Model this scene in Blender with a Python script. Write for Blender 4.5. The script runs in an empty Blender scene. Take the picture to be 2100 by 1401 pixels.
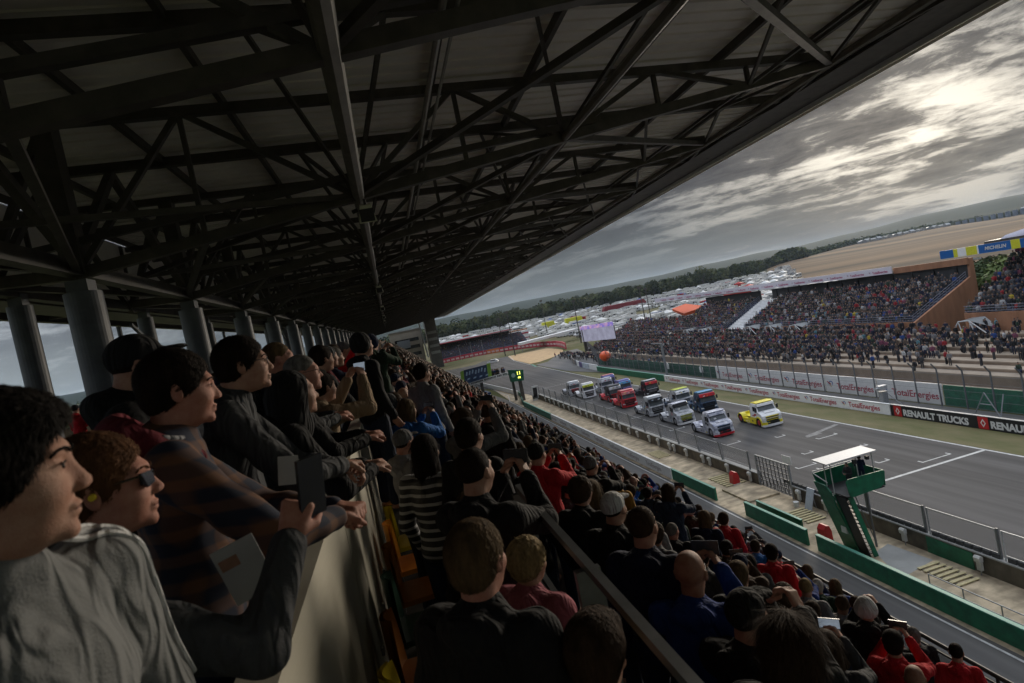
import bpy, math, random
import numpy as np
from mathutils import Matrix, Vector
R = math.radians
random.seed(7); rng = np.random.default_rng(7)
S = bpy.context.scene
COL = S.collection
# ------------------------------------------------------------------ camera
cd = bpy.data.cameras.new('camera'); cam = bpy.data.objects.new('camera', cd); COL.objects.link(cam)
cd.sensor_width = 36; cd.lens = 1200 / 2100 * 36; cd.clip_start = .05; cd.clip_end = 12000
_f, _r = 1200., .205
_V = np.array([795 - 1050., 3.5, -_f]); _Y = _V / np.linalg.norm(_V)
_Z = np.cross([1, _r, 0.], _Y); _Z /= np.linalg.norm(_Z)
_X = np.cross(_Y, _Z); _M = np.array([_X, _Y, _Z])
mw = Matrix([list(_M[i]) for i in range(3)]).to_4x4(); mw.translation = (0, 0, 18)
cam.matrix_world = mw
S.camera = cam
cd.dof.use_dof = True; cd.dof.focus_distance = 38; cd.dof.aperture_fstop = 5.0
# ------------------------------------------------------------------ light
SUN_AZ, SUN_EL = 47., 10.          # azimuth from +Y towards +X
S.view_settings.view_transform = 'Standard'; S.view_settings.look = 'None'
S.view_settings.exposure = 1.25; S.view_settings.gamma = 1
W = bpy.data.worlds.new('World'); S.world = W; W.use_nodes = True
nt = W.node_tree; N = nt.nodes; L = nt.links; N.clear()
def nd(t, **k):
    n = N.new(t)
    for a, b in k.items(): setattr(n, a, b)
    return n
def mth(op, a, b=None, clamp=False):
    n = nd('ShaderNodeMath', operation=op, use_clamp=clamp)
    for i, v in enumerate((a, b)):
        if v is None: continue
        if isinstance(v, (int, float)): n.inputs[i].default_value = v
        else: L.new(v, n.inputs[i])
    return n.outputs[0]
out = nd('ShaderNodeOutputWorld'); bg = nd('ShaderNodeBackground'); bg.inputs[1].default_value = .1
sky = nd('ShaderNodeTexSky', sky_type='NISHITA', sun_disc=False); sky.sun_elevation = R(SUN_EL); sky.sun_rotation = R(SUN_AZ)
sky.dust_density = 2.5
tc = nd('ShaderNodeTexCoord'); sep = nd('ShaderNodeSeparateXYZ'); L.new(tc.outputs['Generated'], sep.inputs[0])
sx, sy, sz = sep.outputs
zz = mth('ADD', mth('MAXIMUM', sz, 0.), .15)
rx = mth('ADD', mth('MULTIPLY', sx, math.cos(R(40))), mth('MULTIPLY', sy, -math.sin(R(40))))   # across the view
ry = mth('ADD', mth('MULTIPLY', sx, math.sin(R(40))), mth('MULTIPLY', sy, math.cos(R(40))))
cmb = nd('ShaderNodeCombineXYZ'); L.new(mth('DIVIDE', rx, zz), cmb.inputs[0]); L.new(mth('DIVIDE', ry, zz), cmb.inputs[1])
def noise(vec, scale, detail=8, rough=.55, dist=0., off=(0, 0, 0), st=(1, 1, 1)):
    mp = nd('ShaderNodeMapping'); mp.inputs['Location'].default_value = off; mp.inputs['Scale'].default_value = st
    L.new(vec, mp.inputs[0]); n = nd('ShaderNodeTexNoise'); L.new(mp.outputs[0], n.inputs['Vector'])
    n.inputs['Scale'].default_value = scale; n.inputs['Detail'].default_value = detail; n.inputs['Roughness'].default_value = rough; n.inputs['Distortion'].default_value = dist
    return n.outputs[0]
CX, CY = 6.6, 9.1     # cloud pattern offset
def ramp(v, pts):
    n = nd('ShaderNodeValToRGB'); L.new(v, n.inputs[0]); e = n.color_ramp.elements
    while len(e) < len(pts): e.new(.5)
    for i, (p, c) in enumerate(pts):
        e[i].position = p; e[i].color = (c if isinstance(c, tuple) else (c, c, c)) + (1,)
    return n.outputs[0]
n1 = noise(cmb.outputs[0], 1.15, 12, .56, .5, (CX, CY, 0), (.75, 1, 1))
n2 = noise(cmb.outputs[0], 5., 10, .66, .4, (7, 2, 0), (.8, 1, 1))
cl = mth('ADD', mth('MULTIPLY', n1, .66), mth('MULTIPLY', n2, .34))
dotn = nd('ShaderNodeVectorMath', operation='DOT_PRODUCT'); L.new(tc.outputs['Generated'], dotn.inputs[0])
dotn.inputs[1].default_value = (math.sin(R(48)) * math.cos(R(5)), math.cos(R(48)) * math.cos(R(5)), math.sin(R(5)))
glow = ramp(dotn.outputs['Value'], [(.0, .0), (.93, .04), (.983, .45), (1., 1.)])
thick = ramp(cl, [(.42, 0.), (.46, .35), (.50, .85), (.60, 1.)])                   # 0 thin and bright, 1 thick and dark
ccol = nd('ShaderNodeMix', data_type='RGBA'); L.new(thick, ccol.inputs[0])
ccol.inputs[6].default_value = (.64, .70, .77, 1); ccol.inputs[7].default_value = (.165, .18, .225, 1)
brt = nd('ShaderNodeMix', data_type='RGBA', blend_type='ADD'); brt.inputs[0].default_value = 1
gm = nd('ShaderNodeMix', data_type='RGBA'); L.new(mth('MULTIPLY', glow, mth('SUBTRACT', 1., thick, True)), gm.inputs[0])
gm.inputs[6].default_value = (0, 0, 0, 1); gm.inputs[7].default_value = (4.6, 4.15, 3.35, 1)
L.new(ccol.outputs[2], brt.inputs[6]); L.new(gm.outputs[2], brt.inputs[7])
# towards the horizon the cloud deck thins into a pale haze band
hz = ramp(sz, [(0., 1.), (.05, .75), (.13, 0.)])
hb = nd('ShaderNodeMix', data_type='RGBA'); L.new(mth('MULTIPLY', hz, .75), hb.inputs[0]); L.new(brt.outputs[2], hb.inputs[6])
hg = nd('ShaderNodeMix', data_type='RGBA'); L.new(glow, hg.inputs[0]); hg.inputs[6].default_value = (.66, .76, .78, 1); hg.inputs[7].default_value = (.88, .86, .76, 1)
L.new(hg.outputs[2], hb.inputs[7])
mixs = nd('ShaderNodeMix', data_type='RGBA'); mixs.inputs[0].default_value = .997
zen = ramp(sz, [(.0, .0), (.42, .0), (.68, 1.)])       # sky above the frame brightened well past real overcast, to light the ground
zm = nd('ShaderNodeVectorMath', operation='SCALE'); L.new(hb.outputs[2], zm.inputs[0]); west = ramp(mth('MULTIPLY', sx, -1.), [(.0, .0), (.25, .0), (.75, 1.)])   # left sky made brighter: pale in the rear opening, extra light under the roof
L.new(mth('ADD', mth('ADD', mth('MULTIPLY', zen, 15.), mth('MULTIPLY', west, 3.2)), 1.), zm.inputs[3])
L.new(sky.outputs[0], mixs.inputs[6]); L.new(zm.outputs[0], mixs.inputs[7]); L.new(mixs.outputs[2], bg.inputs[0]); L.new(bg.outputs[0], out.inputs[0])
sl = bpy.data.lights.new('sun', 'SUN'); sl.energy = 1.3; sl.angle = R(22); sl.color = (1, .88, .72)
so = bpy.data.objects.new('sun', sl); COL.objects.link(so)
sdv = Vector((math.sin(R(SUN_AZ)) * math.cos(R(SUN_EL)), math.cos(R(SUN_AZ)) * math.cos(R(SUN_EL)), math.sin(R(SUN_EL))))
so.rotation_euler = sdv.to_track_quat('Z', 'Y').to_euler(); so.location = (40, 40, 60)
# ------------------------------------------------------------------ materials
MATS = {}
def mat(name, col, rough=.7, var=.25, scale=6., bump=0., bscale=None, metal=0., stretch=(1, 1, 1), emit=None, coord='Object', spec=.5, col2=None):
    if name in MATS: return MATS[name]
    m = bpy.data.materials.new(name); m.use_nodes = True; t = m.node_tree; b = t.nodes['Principled BSDF']
    b.inputs['Roughness'].default_value = rough; b.inputs['Metallic'].default_value = metal; b.inputs['Specular IOR Level'].default_value = spec
    c2 = col2 if col2 else tuple(max(0, c * (1 - var)) for c in col); c1 = col if col2 else tuple(min(1, c * (1 + var)) for c in col)
    co = t.nodes.new('ShaderNodeTexCoord'); mp = t.nodes.new('ShaderNodeMapping'); mp.inputs['Scale'].default_value = stretch
    t.links.new(co.outputs[coord], mp.inputs[0])
    nz = t.nodes.new('ShaderNodeTexNoise'); nz.inputs['Scale'].default_value = scale; nz.inputs['Detail'].default_value = 6; nz.inputs['Roughness'].default_value = .62
    t.links.new(mp.outputs[0], nz.inputs['Vector'])
    rp = t.nodes.new('ShaderNodeValToRGB'); rp.color_ramp.elements[0].position = .33; rp.color_ramp.elements[1].position = .67
    rp.color_ramp.elements[0].color = (*c2, 1); rp.color_ramp.elements[1].color = (*c1, 1)
    t.links.new(nz.outputs[0], rp.inputs[0]); t.links.new(rp.outputs[0], b.inputs['Base Color'])
    if bump:
        nb = t.nodes.new('ShaderNodeTexNoise'); nb.inputs['Scale'].default_value = bscale or scale * 4; nb.inputs['Detail'].default_value = 5
        t.links.new(mp.outputs[0], nb.inputs['Vector']); bp = t.nodes.new('ShaderNodeBump'); bp.inputs['Strength'].default_value = min(1, bump); bp.inputs['Distance'].default_value = .02
        t.links.new(nb.outputs[0], bp.inputs['Height']); t.links.new(bp.outputs[0], b.inputs['Normal'])
    if emit:
        t.links.new(rp.outputs[0], b.inputs['Emission Color']); b.inputs['Emission Strength'].default_value = emit
    MATS[name] = m; return m
def glassmat(name, col, a=.35):
    m = bpy.data.materials.new(name); m.use_nodes = True; t = m.node_tree; b = t.nodes['Principled BSDF']
    b.inputs['Base Color'].default_value = (*col, 1); b.inputs['Roughness'].default_value = .08
    tr = t.nodes.new('ShaderNodeBsdfTransparent'); mx = t.nodes.new('ShaderNodeMixShader'); mx.inputs[0].default_value = a
    t.links.new(tr.outputs[0], mx.inputs[1]); t.links.new(b.outputs[0], mx.inputs[2]); t.links.new(mx.outputs[0], t.nodes['Material Output'].inputs[0])
    MATS[name] = m; return m
def netmat(name, col, a, cell=.05, wire=.12):
    """woven wire: transparent between fine wires (procedural weave in object space)"""
    m = bpy.data.materials.new(name); m.use_nodes = True; t = m.node_tree; b = t.nodes['Principled BSDF']
    b.inputs['Base Color'].default_value = (*col, 1); b.inputs['Roughness'].default_value = .6
    tr = t.nodes.new('ShaderNodeBsdfTransparent'); mx = t.nodes.new('ShaderNodeMixShader')
    mx.inputs[0].default_value = a
    t.links.new(tr.outputs[0], mx.inputs[1]); t.links.new(b.outputs[0], mx.inputs[2]); t.links.new(mx.outputs[0], t.nodes['Material Output'].inputs[0])
    MATS[name] = m; return m
# ------------------------------------------------------------------ mesh helpers
class MB:
    def __init__(s): s.v = []; s.f = []; s.m = []; s.n = 0
    def add(s, v, f, m=0):
        s.f += [tuple(i + s.n for i in q) for q in f]; s.v += [tuple(p) for p in v]; s.n += len(v); s.m += [m] * len(f); return s
    def box(s, a, b, m=0):
        (x0, y0, z0), (x1, y1, z1) = a, b
        return s.add([(x0, y0, z0), (x1, y0, z0), (x1, y1, z0), (x0, y1, z0), (x0, y0, z1), (x1, y0, z1), (x1, y1, z1), (x0, y1, z1)],
                     [(3, 2, 1, 0), (4, 5, 6, 7), (0, 1, 5, 4), (1, 2, 6, 5), (2, 3, 7, 6), (3, 0, 4, 7)], m)
    def beam(s, p, q, w, h=None, m=0):
        p, q = Vector(p), Vector(q); d = (q - p).normalized(); h = h or w
        up = Vector((0, 0, 1)) if abs(d.z) < .95 else Vector((1, 0, 0))
        a = d.cross(up).normalized() * w / 2; b = a.cross(d).normalized() * h / 2
        c = [p - a - b, p + a - b, p + a + b, p - a + b, q - a - b, q + a - b, q + a + b, q - a + b]
        return s.add(c, [(3, 2, 1, 0), (4, 5, 6, 7), (0, 1, 5, 4), (1, 2, 6, 5), (2, 3, 7, 6), (3, 0, 4, 7)], m)
    def tube(s, p, q, r, r2=None, n=10, m=0, cap=True):
        p, q = Vector(p), Vector(q); d = (q - p).normalized(); r2 = r if r2 is None else r2
        up = Vector((0, 0, 1)) if abs(d.z) < .95 else Vector((1, 0, 0))
        a = d.cross(up).normalized(); b = a.cross(d).normalized()
        c = [p + (a * math.cos(t) + b * math.sin(t)) * r for t in (2 * math.pi * i / n for i in range(n))] + [q + (a * math.cos(t) + b * math.sin(t)) * r2 for t in (2 * math.pi * i / n for i in range(n))]
        f = [(i, i + n, (i + 1) % n + n, (i + 1) % n) for i in range(n)]
        if cap: f += [tuple(range(n)), tuple(range(2 * n - 1, n - 1, -1))]
        return s.add(c, f, m)
    def prism(s, poly, axis, a, b, m=0):
        """extrude a 2-D outline along axis ('x','y','z') from a to b"""
        n = len(poly)
        def P(u, w, t): return {'x': (t, u, w), 'y': (u, t, w), 'z': (u, w, t)}[axis]
        v = [P(u, w, a) for u, w in poly] + [P(u, w, b) for u, w in poly]
        return s.add(v, [(i, (i + 1) % n, (i + 1) % n + n, i + n) for i in range(n)] + [tuple(range(n - 1, -1, -1)), tuple(range(n, 2 * n))], m)
    def mesh(s, name, mats):
        me = bpy.data.meshes.new(name); me.from_pydata(s.v, [], s.f)
        for m in mats: me.materials.append(m)
        if len(mats) > 1: me.polygons.foreach_set('material_index', s.m)
        me.update(); return me
    def build(s, name, mats, parent=None, smooth=False, **k):
        if not isinstance(mats, (list, tuple)): mats = [mats]
        return link(s.mesh(name, mats), name, parent, smooth, **k)
def fixn(me):
    import bmesh
    b = bmesh.new(); b.from_mesh(me); bmesh.ops.recalc_face_normals(b, faces=b.faces); b.to_mesh(me); b.free()
def link(me, name, parent=None, smooth=False, loc=None, rz=0, label=None, cat=None, group=None, kind=None):
    if smooth: me.polygons.foreach_set('use_smooth', [True] * len(me.polygons))
    o = bpy.data.objects.new(name, me); COL.objects.link(o)
    if parent: o.parent = parent
    if loc: o.location = loc
    if rz: o.rotation_euler = (0, 0, rz)
    tag(o, label, cat, group, kind); return o
def tag(o, label=None, cat=None, group=None, kind=None):
    for k, v in (('label', label), ('category', cat), ('group', group), ('kind', kind)):
        if v: o[k] = v
    return o
def empty(name, loc=(0, 0, 0), rz=0, **k):
    o = bpy.data.objects.new(name, None); COL.objects.link(o); o.location = loc; o.rotation_euler = (0, 0, rz); o.empty_display_size = .1
    return tag(o, **k)
def copytree(o, parent=None, kids=None):
    c = o.copy(); COL.objects.link(c)
    if parent: c.parent = parent
    for ch in list(o.children): copytree(ch, c)
    return c
def text_mesh(s, size, mats, ext=.004, bold=0., sx=1.):
    cu = bpy.data.curves.new('txt', 'FONT'); cu.body = s; cu.size = size; cu.extrude = ext; cu.offset = bold; cu.resolution_u = 3
    o = bpy.data.objects.new('txt', cu); COL.objects.link(o)
    me = bpy.data.meshes.new_from_object(o.evaluated_get(bpy.context.evaluated_depsgraph_get()))
    bpy.data.objects.remove(o); bpy.data.curves.remove(cu)
    me.transform(Matrix.Diagonal((sx, 1, 1, 1)))
    me.materials.clear(); me.materials.append(mats); return me
def face_minus_x(x, y, z):      # text frame: reads towards -Y, faces -X
    return Matrix(((0, 0, -1, x), (-1, 0, 0, y), (0, 1, 0, z), (0, 0, 0, 1)))
def face_minus_y(x, y, z):      # reads towards +X, faces -Y
    return Matrix(((1, 0, 0, x), (0, 0, -1, y), (0, 1, 0, z), (0, 0, 0, 1)))
def join_meshes(name, parts):
    """parts: (mesh, matrix); one mesh, materials kept"""
    mb = MB(); mats = []
    for me, mx in parts:
        idx = []
        for m in me.materials:
            if m not in mats: mats.append(m)
            idx.append(mats.index(m))
        base = mb.n
        mb.v += [tuple(mx @ v.co) for v in me.vertices]; mb.n += len(me.vertices)
        for p in me.polygons:
            mb.f.append(tuple(i + base for i in p.vertices)); mb.m.append(idx[p.material_index] if idx else 0)
    return mb.mesh(name, mats)
# ------------------------------------------------------------------ colours
asphalt = mat('asphalt', (.080, .076, .074), .82, .24, .5, .35, 60, stretch=(1, .07, 1), coord='Object', spec=.25)
def lanes(m, sc, st, amt):
    t = m.node_tree; b = t.nodes['Principled BSDF']; src = b.inputs['Base Color'].links[0].from_socket; co = t.nodes.new('ShaderNodeTexCoord'); mp = t.nodes.new('ShaderNodeMapping'); mp.inputs['Scale'].default_value = st; t.links.new(co.outputs['Object'], mp.inputs[0])
    n = t.nodes.new('ShaderNodeTexNoise'); n.inputs['Scale'].default_value = sc; n.inputs['Detail'].default_value = 3; t.links.new(mp.outputs[0], n.inputs['Vector']); r_ = t.nodes.new('ShaderNodeMapRange'); r_.inputs[1].default_value = .35; r_.inputs[2].default_value = .65; r_.inputs[3].default_value = 1 - amt; r_.inputs[4].default_value = 1 + amt * .5
    t.links.new(n.outputs[0], r_.inputs[0]); vm = t.nodes.new('ShaderNodeVectorMath'); vm.operation = 'SCALE'; t.links.new(src, vm.inputs[0]); t.links.new(r_.outputs[0], vm.inputs[3]); t.links.new(vm.outputs[0], b.inputs['Base Color']); return m
lanes(asphalt, 1.1, (1, .012, 1), .30)
pitasph = mat('pit_asphalt', (.098, .094, .09), .85, .18, .3, .3, 50, stretch=(1, .15, 1))
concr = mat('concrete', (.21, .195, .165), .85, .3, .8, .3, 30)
concd = mat('concrete_dark', (.125, .105, .078), .9, .28, .9, .3, 25)
concl = mat('concrete_light', (.30, .30, .285), .85, .15, .7, .2, 25)
apron = mat('apron_concrete', (.46, .37, .25), .9, .3, .8, .3, 30, stretch=(1, .6, 1))
grassm = mat('dry_grass', (.085, .088, .026), .95, .3, .55, .8, 26, col2=(.15, .125, .058), stretch=(1, .35, 1))
gravelm = mat('gravel', (.43, .29, .15), .95, .14, .4, .4, 40)
white = mat('white_paint', (.62, .62, .60), .6, .12, 9)
whiteb = mat('white_panel', (.78, .78, .77), .45, .06, 3)
steel = mat('galvanised_steel', (.27, .28, .29), .5, .2, 6, metal=.3)
steeld = mat('dark_steel', (.062, .055, .047), .55, .35, 3)
colsteel = mat('column_steel', (.10, .11, .125), .5, .22, 2.2, .1, 9)
sheetm = mat('roof_sheet', (.84, .80, .76), .5, .08, .8)
green = mat('green_panel', (.004, .12, .058), .5, .3, 2.2, .15, 30)
greenl = mat('green_edge', (.10, .30, .22), .5, .1, 5)
black = mat('black', (.012, .012, .014), .5, .2, 8)
red = mat('red_paint', (.45, .018, .02), .45, .15, 5)
redsign = mat('sign_red', (.42, .02, .045), .5, .06, 5)
blue = mat('sign_blue', (.01, .11, .36), .45, .08, 5)
yellow = mat('sign_yellow', (.62, .60, .03), .5, .08, 5)
orange = mat('orange', (.55, .13, .02), .55, .1, 5)
brick = mat('clay_panel', (.32, .155, .085), .8, .2, 1.1, .3, 20, stretch=(1, 1, .2))
darkglass = mat('dark_glass', (.012, .014, .017), .12, .1, 3)
lanes(apron, 1.6, (.5, 1, 1), .35); lanes(pitasph, 1.4, (1, .015, 1), .25); lanes(concd, 2.0, (1, .6, .3), .35)
tan = mat('wood_slat', (.50, .43, .24), .8, .16, 7)
# ------------------------------------------------------------------ terrain
def hgt(x, y):
    r = math.hypot(x, y); a = math.degrees(math.atan2(x, y))
    def ss(e0, e1, t):
        t = min(1, max(0, (t - e0) / (e1 - e0))); return t * t * (3 - 2 * t)
    rend = 850 + 700 * ss(37, 47, a); hend = 13 + 5 * ss(38, 44, a) - 9 * ss(47, 54, a); t = ss(35, 38, a)
    h = 6.2 * ss(240, 680, r) + (9 * ss(650, 1900, r)) * (1 - t) + t * (hend - 6.2) * ss(450, rend, r)
    rid = 58 + 5 * math.sin(a * .13 + .8) + 4 * math.sin(a * .37 + 2) + 2 * math.sin(a * 1.1)
    rid = rid + 9 * ss(45, 54, a)
    h += rid * ss(2100, 3300, r) + 14 * ss(1300, 1700, r) * (1 - ss(1700, 2300, r)) * (.5 + .5 * math.sin(a * .21 + 4)) * (1 - ss(25, 38, a))
    return h - .08
def terrain():
    rr = [0, 60, 120, 180, 240, 290, 340, 400, 460, 520, 580, 640, 700, 780, 880, 1000, 1150, 1300, 1500, 1700, 1900, 2100, 2300, 2600, 2900, 3300, 3700, 4200, 5200, 7000]
    na = 360; v = [(0, 0, -.08)]; f = []; mi = []
    for r in rr[1:]:
        for i in range(na):
            a = 2 * math.pi * i / na; x, y = r * math.sin(a), r * math.cos(a); v.append((x, y, hgt(x, y)))
    for k in range(len(rr) - 1):
        for i in range(na):
            j = (i + 1) % na; deg = (i + .5) * 360 / na; rm = (rr[k] + rr[k + 1]) / 2
            if k == 0: f.append((0, 1 + j, 1 + i))
            else: b = 1 + (k - 1) * na; f.append((b + i, b + j, b + j + na, b + i + na))
            if deg > 180: deg -= 360
            m = 0
            if (35.5 if rm > 350 else 41) < deg < 80 and rm > 270 and rm < (850 + 700 * min(1, max(0, (deg - 37) / 10))): m = 1
            elif 0 < deg < 42 and 240 < rm < 700: m = 3
            elif rm > 1900 or (rm > 620 and -10 < deg < 38): m = 2
            mi.append(m)
    me = bpy.data.meshes.new('ground'); me.from_pydata(v, [], f)
    g0 = mat('meadow', (.07, .08, .03), .95, .3, .02, col2=(.13, .115, .06), spec=.03, coord='Object')
    g1 = mat('stubble_field', (.17, .112, .066), .95, .2, .012, col2=(.045, .033, .024), stretch=(-.8, .8, 1), spec=.03, coord='Object')
    g2 = mat('wooded_hill', (.012, .020, .010), .95, .3, .012, col2=(.022, .030, .016), spec=.03, coord='Object')
    g3 = mat('camp_ground', (.17, .14, .09), .95, .2, .05, col2=(.08, .09, .04), spec=.03, coord='Object')
    # furrows: long stripes across the field
    t = g1.node_tree; mp = [n for n in t.nodes if n.type == 'MAPPING'][0]; mp.vector_type = 'TEXTURE'; mp.inputs['Rotation'].default_value = (0, 0, R(43)); mp.inputs['Scale'].default_value = (150, 1500, 300)
    [n for n in t.nodes if n.type == 'TEX_NOISE'][0].inputs['Scale'].default_value = 1.
    e_ = [n for n in t.nodes if n.type == 'VALTORGB'][0].color_ramp.elements; e_[0].position = .42; e_[1].position = .58
    for m in (g0, g1, g2, g3): me.materials.append(m)
    me.polygons.foreach_set('material_index', mi); me.update()
    link(me, 'ground', kind='structure', smooth=True)
terrain()
def sheet(name, pts, z, m, kind='structure', **k):
    me = bpy.data.meshes.new(name); me.from_pydata([(x, y, z) for x, y in pts], [], [tuple(range(len(pts)))]); me.materials.append(m); me.update()
    if me.polygons[0].normal.z < 0: me.flip_normals()
    return link(me, name, kind=kind, **k)
# paved ground under pit lane, apron, track
sheet('pit_lane', [(7.9, -20), (22.35, -20), (22.35, 122), (20, 160), (20, 290), (7.9, 290)], .004, pitasph)
sheet('pit_apron', [(22.35, -20), (27.2, -20), (27.2, 125), (23.5, 150), (22.35, 122)], .008, apron)
sheet('track', [(27.2, -20), (43.5, -20), (43.5, 130), (44.6, 190), (46, 225), (52, 262), (64, 285), (95, 300), (95, 312), (40, 312), (22, 300), (20, 160), (23.5, 150), (27.2, 125)], .012, asphalt)
sheet('grass_verge', [(43.62, -20), (47.9, -20), (47.9, 122), (44.6, 150), (43.62, 132)], .016, grassm)
sheet('run_off', [(44.7, 152), (49, 124), (52, 124), (62, 180), (69, 215), (62, 215), (50, 190), (45.2, 188)], .006, pitasph)
sheet('service_road', [(48.3, -20), (52.9, -20), (52.9, 150), (49, 124), (48.3, 122)], .008, pitasph)
gp = [(45.4, 196), (49, 196), (56, 203), (63, 214), (66.6, 226), (67.5, 245), (66.5, 268), (60, 275), (54, 268), (49.5, 254), (46.6, 232)]
sheet('gravel_trap', gp, .014, gravelm)
sheet('gravel_strip', [(27, 288), (47, 287), (58, 280), (69, 279), (69, 281), (60, 288), (48, 298), (27, 301)], .018, gravelm)
sheet('grass_infield', [(22, 250), (34, 248), (40, 262), (44, 276), (27, 284), (20, 290), (20, 262)], .018, grassm)
mk = MB()
def stripe(x0, y0, x1, y1, w, z=.02):
    d = Vector((x1 - x0, y1 - y0, 0)).normalized(); n = Vector((-d.y, d.x, 0)) * w / 2
    mk.add([(x0 - n.x, y0 - n.y, z), (x1 - n.x, y1 - n.y, z), (x1 + n.x, y1 + n.y, z), (x0 + n.x, y0 + n.y, z)], [(0, 1, 2, 3)])
stripe(43.45, -20, 43.45, 130, .2); stripe(43.45, 130, 44.5, 190, .2); stripe(44.5, 190, 45.9, 225, .2); stripe(45.9, 225, 51.5, 262, .2)
stripe(27.9, 37.45, 43.3, 37.45, .26); stripe(27.9, 128.6, 43.4, 129.3, .12); stripe(22.05, -20, 22.05, 121, .12)
stripe(22.05, 121, 23.8, 131, .12); stripe(23.8, 131, 22.7, 160, .12); stripe(22.7, 160, 21, 260, .12)
stripe(9.3, -20, 9.3, 260, .12); stripe(36, 262, 40, 273, .3)
def gridbox(xa, xb, y, hook=True):
    stripe(xa, y, xb, y, .12); stripe(xa + .05, y - .02, xa + .05, y + .45, .12, .0205); stripe(xb - .05, y - .02, xb - .05, y + .45, .12, .0205)
for xa, xb, y in [(38.5, 41.3, 38.5), (31.6, 33.5, 44.2), (38.4, 40.6, 49.8), (31.7, 33.5, 55.4), (38.4, 40.6, 61), (31.1, 33.1, 66.5), (38.4, 40.6, 72.3), (31.1, 33.1, 78), (31.1, 33.1, 89), (38.4, 40.6, 84), (31.1, 33.1, 100)]: gridbox(xa, xb, y)
for xa, xb, y in [(36.5, 37.6, 40.7), (34.5, 35.5, 47), (32.6, 33.7, 42.8), (36.5, 37.5, 53.5), (32.3, 33.2, 58.5), (36.5, 37.5, 65), (39.1, 39.6, 45)]: gridbox(xa, xb, y)
mk.build('track_marking', mat('worn_white', (.60, .60, .58), .7, .3, 3., col2=(.36, .36, .35)), kind='structure')
mk = MB(); stripe(38.4, 51.4, 42.9, 52.5, .5, .02); stripe(38.2, 51.2, 40.0, 51.3, .35, .0205); mk.build('faded_marking', mat('faded_white', (.26, .255, .25), .8, .3, 2.2, col2=(.10, .098, .095)), kind='structure')
kb = MB(); kb.add([(43.7, 183, .02), (44.3, 181, .02), (45.2, 192, .02), (44.7, 193, .02)], [(0, 1, 2, 3)]); kb.build('track_kerb', greenl, kind='structure')
# ------------------------------------------------------------------ the grandstand we stand in
Y0, Y1, DY = -7.2, 281.0, 7.4
def wx(x, y): return x * (1 + .0024 * (y - 15)) if x > 0 else x            # the stand widens slightly down its length
GS = empty('grandstand', (0, 0, 0), label='large covered grandstand with a steel truss roof that the spectators stand in', cat='grandstand')
ncol = int((Y1 - 15) / DY) + 1
# roof sheet: ribbed (ribs run across the stand)
mb = MB(); yy = []; y = Y0 - 4
while y < 60: yy.append(y); y += .25
ys = list(np.arange(60, Y1 + .1, 1.0))
yy += ys
pr = None; k = 0
for i, y in enumerate(yy[:-1]):
    z = (24.80 if i % 2 == 0 else 24.85) if y < 60 else 24.82
    e = wx(16.6, y); e2 = wx(16.6, yy[i + 1])
    mb.add([(-11, y, z), (e, y, z - .9), (e2, yy[i + 1], z - .9), (-11, yy[i + 1], z), (-11, y, z + .06), (e, y, z - .84), (e2, yy[i + 1], z - .84), (-11, yy[i + 1], z + .06)],
           [(0, 3, 2, 1), (4, 5, 6, 7), (0, 1, 5, 4), (3, 7, 6, 2)])
mb.build('roof_sheet', sheetm, GS)
# eave: gutter box and a pale fascia lip
mb = MB(); fa = MB()
for i in range(40):
    a, b = Y0 - 4 + i * 7.4, min(Y1, Y0 - 4 + (i + 1) * 7.4)
    if a >= Y1: break
    p = lambda x, z, y: (wx(x, 15) * (1 + .0024 * (y - 15)), y, z)
    for x0, z0, x1, z1, M_ in [(15.2, 23.5, 17.0, 23.55, mb), (16.95, 23.35, 17.5, 23.5, fa), (17.45, 23.4, 17.75, 24.1, fa), (16.6, 23.9, 17.7, 24.15, fa)]:
        M_.add([p(x0, z0, a), p(x1, z1, a), p(x1, z1, b), p(x0, z0, b), p(x0, z0 + .05, a), p(x1, z1 + .05, a), p(x1, z1 + .05, b), p(x0, z0 + .05, b)],
               [(0, 3, 2, 1), (4, 5, 6, 7), (0, 1, 5, 4), (2, 3, 7, 6), (1, 2, 6, 5), (0, 4, 7, 3)])
mb.build('eave_soffit', steeld, GS); fa.build('eave_fascia', mat('fascia', (.75, .72, .68), .6, .1, 2), GS)
# purlins and rafters under the sheet
mb = MB()
for x in (-10.4, -8.2, -5.2, -2.6, 2.4, 5.0, 7.8, 10.6, 13.2, 15.4):
    for a in range(0, 12):
        ya, yb = Y0 - 4 + a * 24, min(Y1, Y0 - 4 + (a + 1) * 24)
        if ya >= Y1: break
        zt = 24.62 - .9 * (x + 11) / 27.6
        mb.beam((wx(x, ya), ya, zt), (wx(x, yb), yb, zt), .12, .22)
mb.build('purlins', steeld, GS)
mb = MB()
for k in range(-3, ncol * 2):
    y = 15 + (k + .5) * DY
    if y > Y1: break
    for (dy, w) in ((0, .2),):
        mb.beam((-10.8, y, 24.5), (wx(16.4, y), y, 23.65), w, .26)
mb.build('rafters', steeld, GS)
bx = [-6.4, -3.6, -.0, 2.9, 5.6, 8.5, 11.4, 14.2]
def zb(x): return 20.85 + (x + 6.4) * (23.4 - 20.85) / 20.6
def zt(x): return 24.42 - .9 * (x + 11) / 27.6
tcol = MATS['column_steel']
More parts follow.
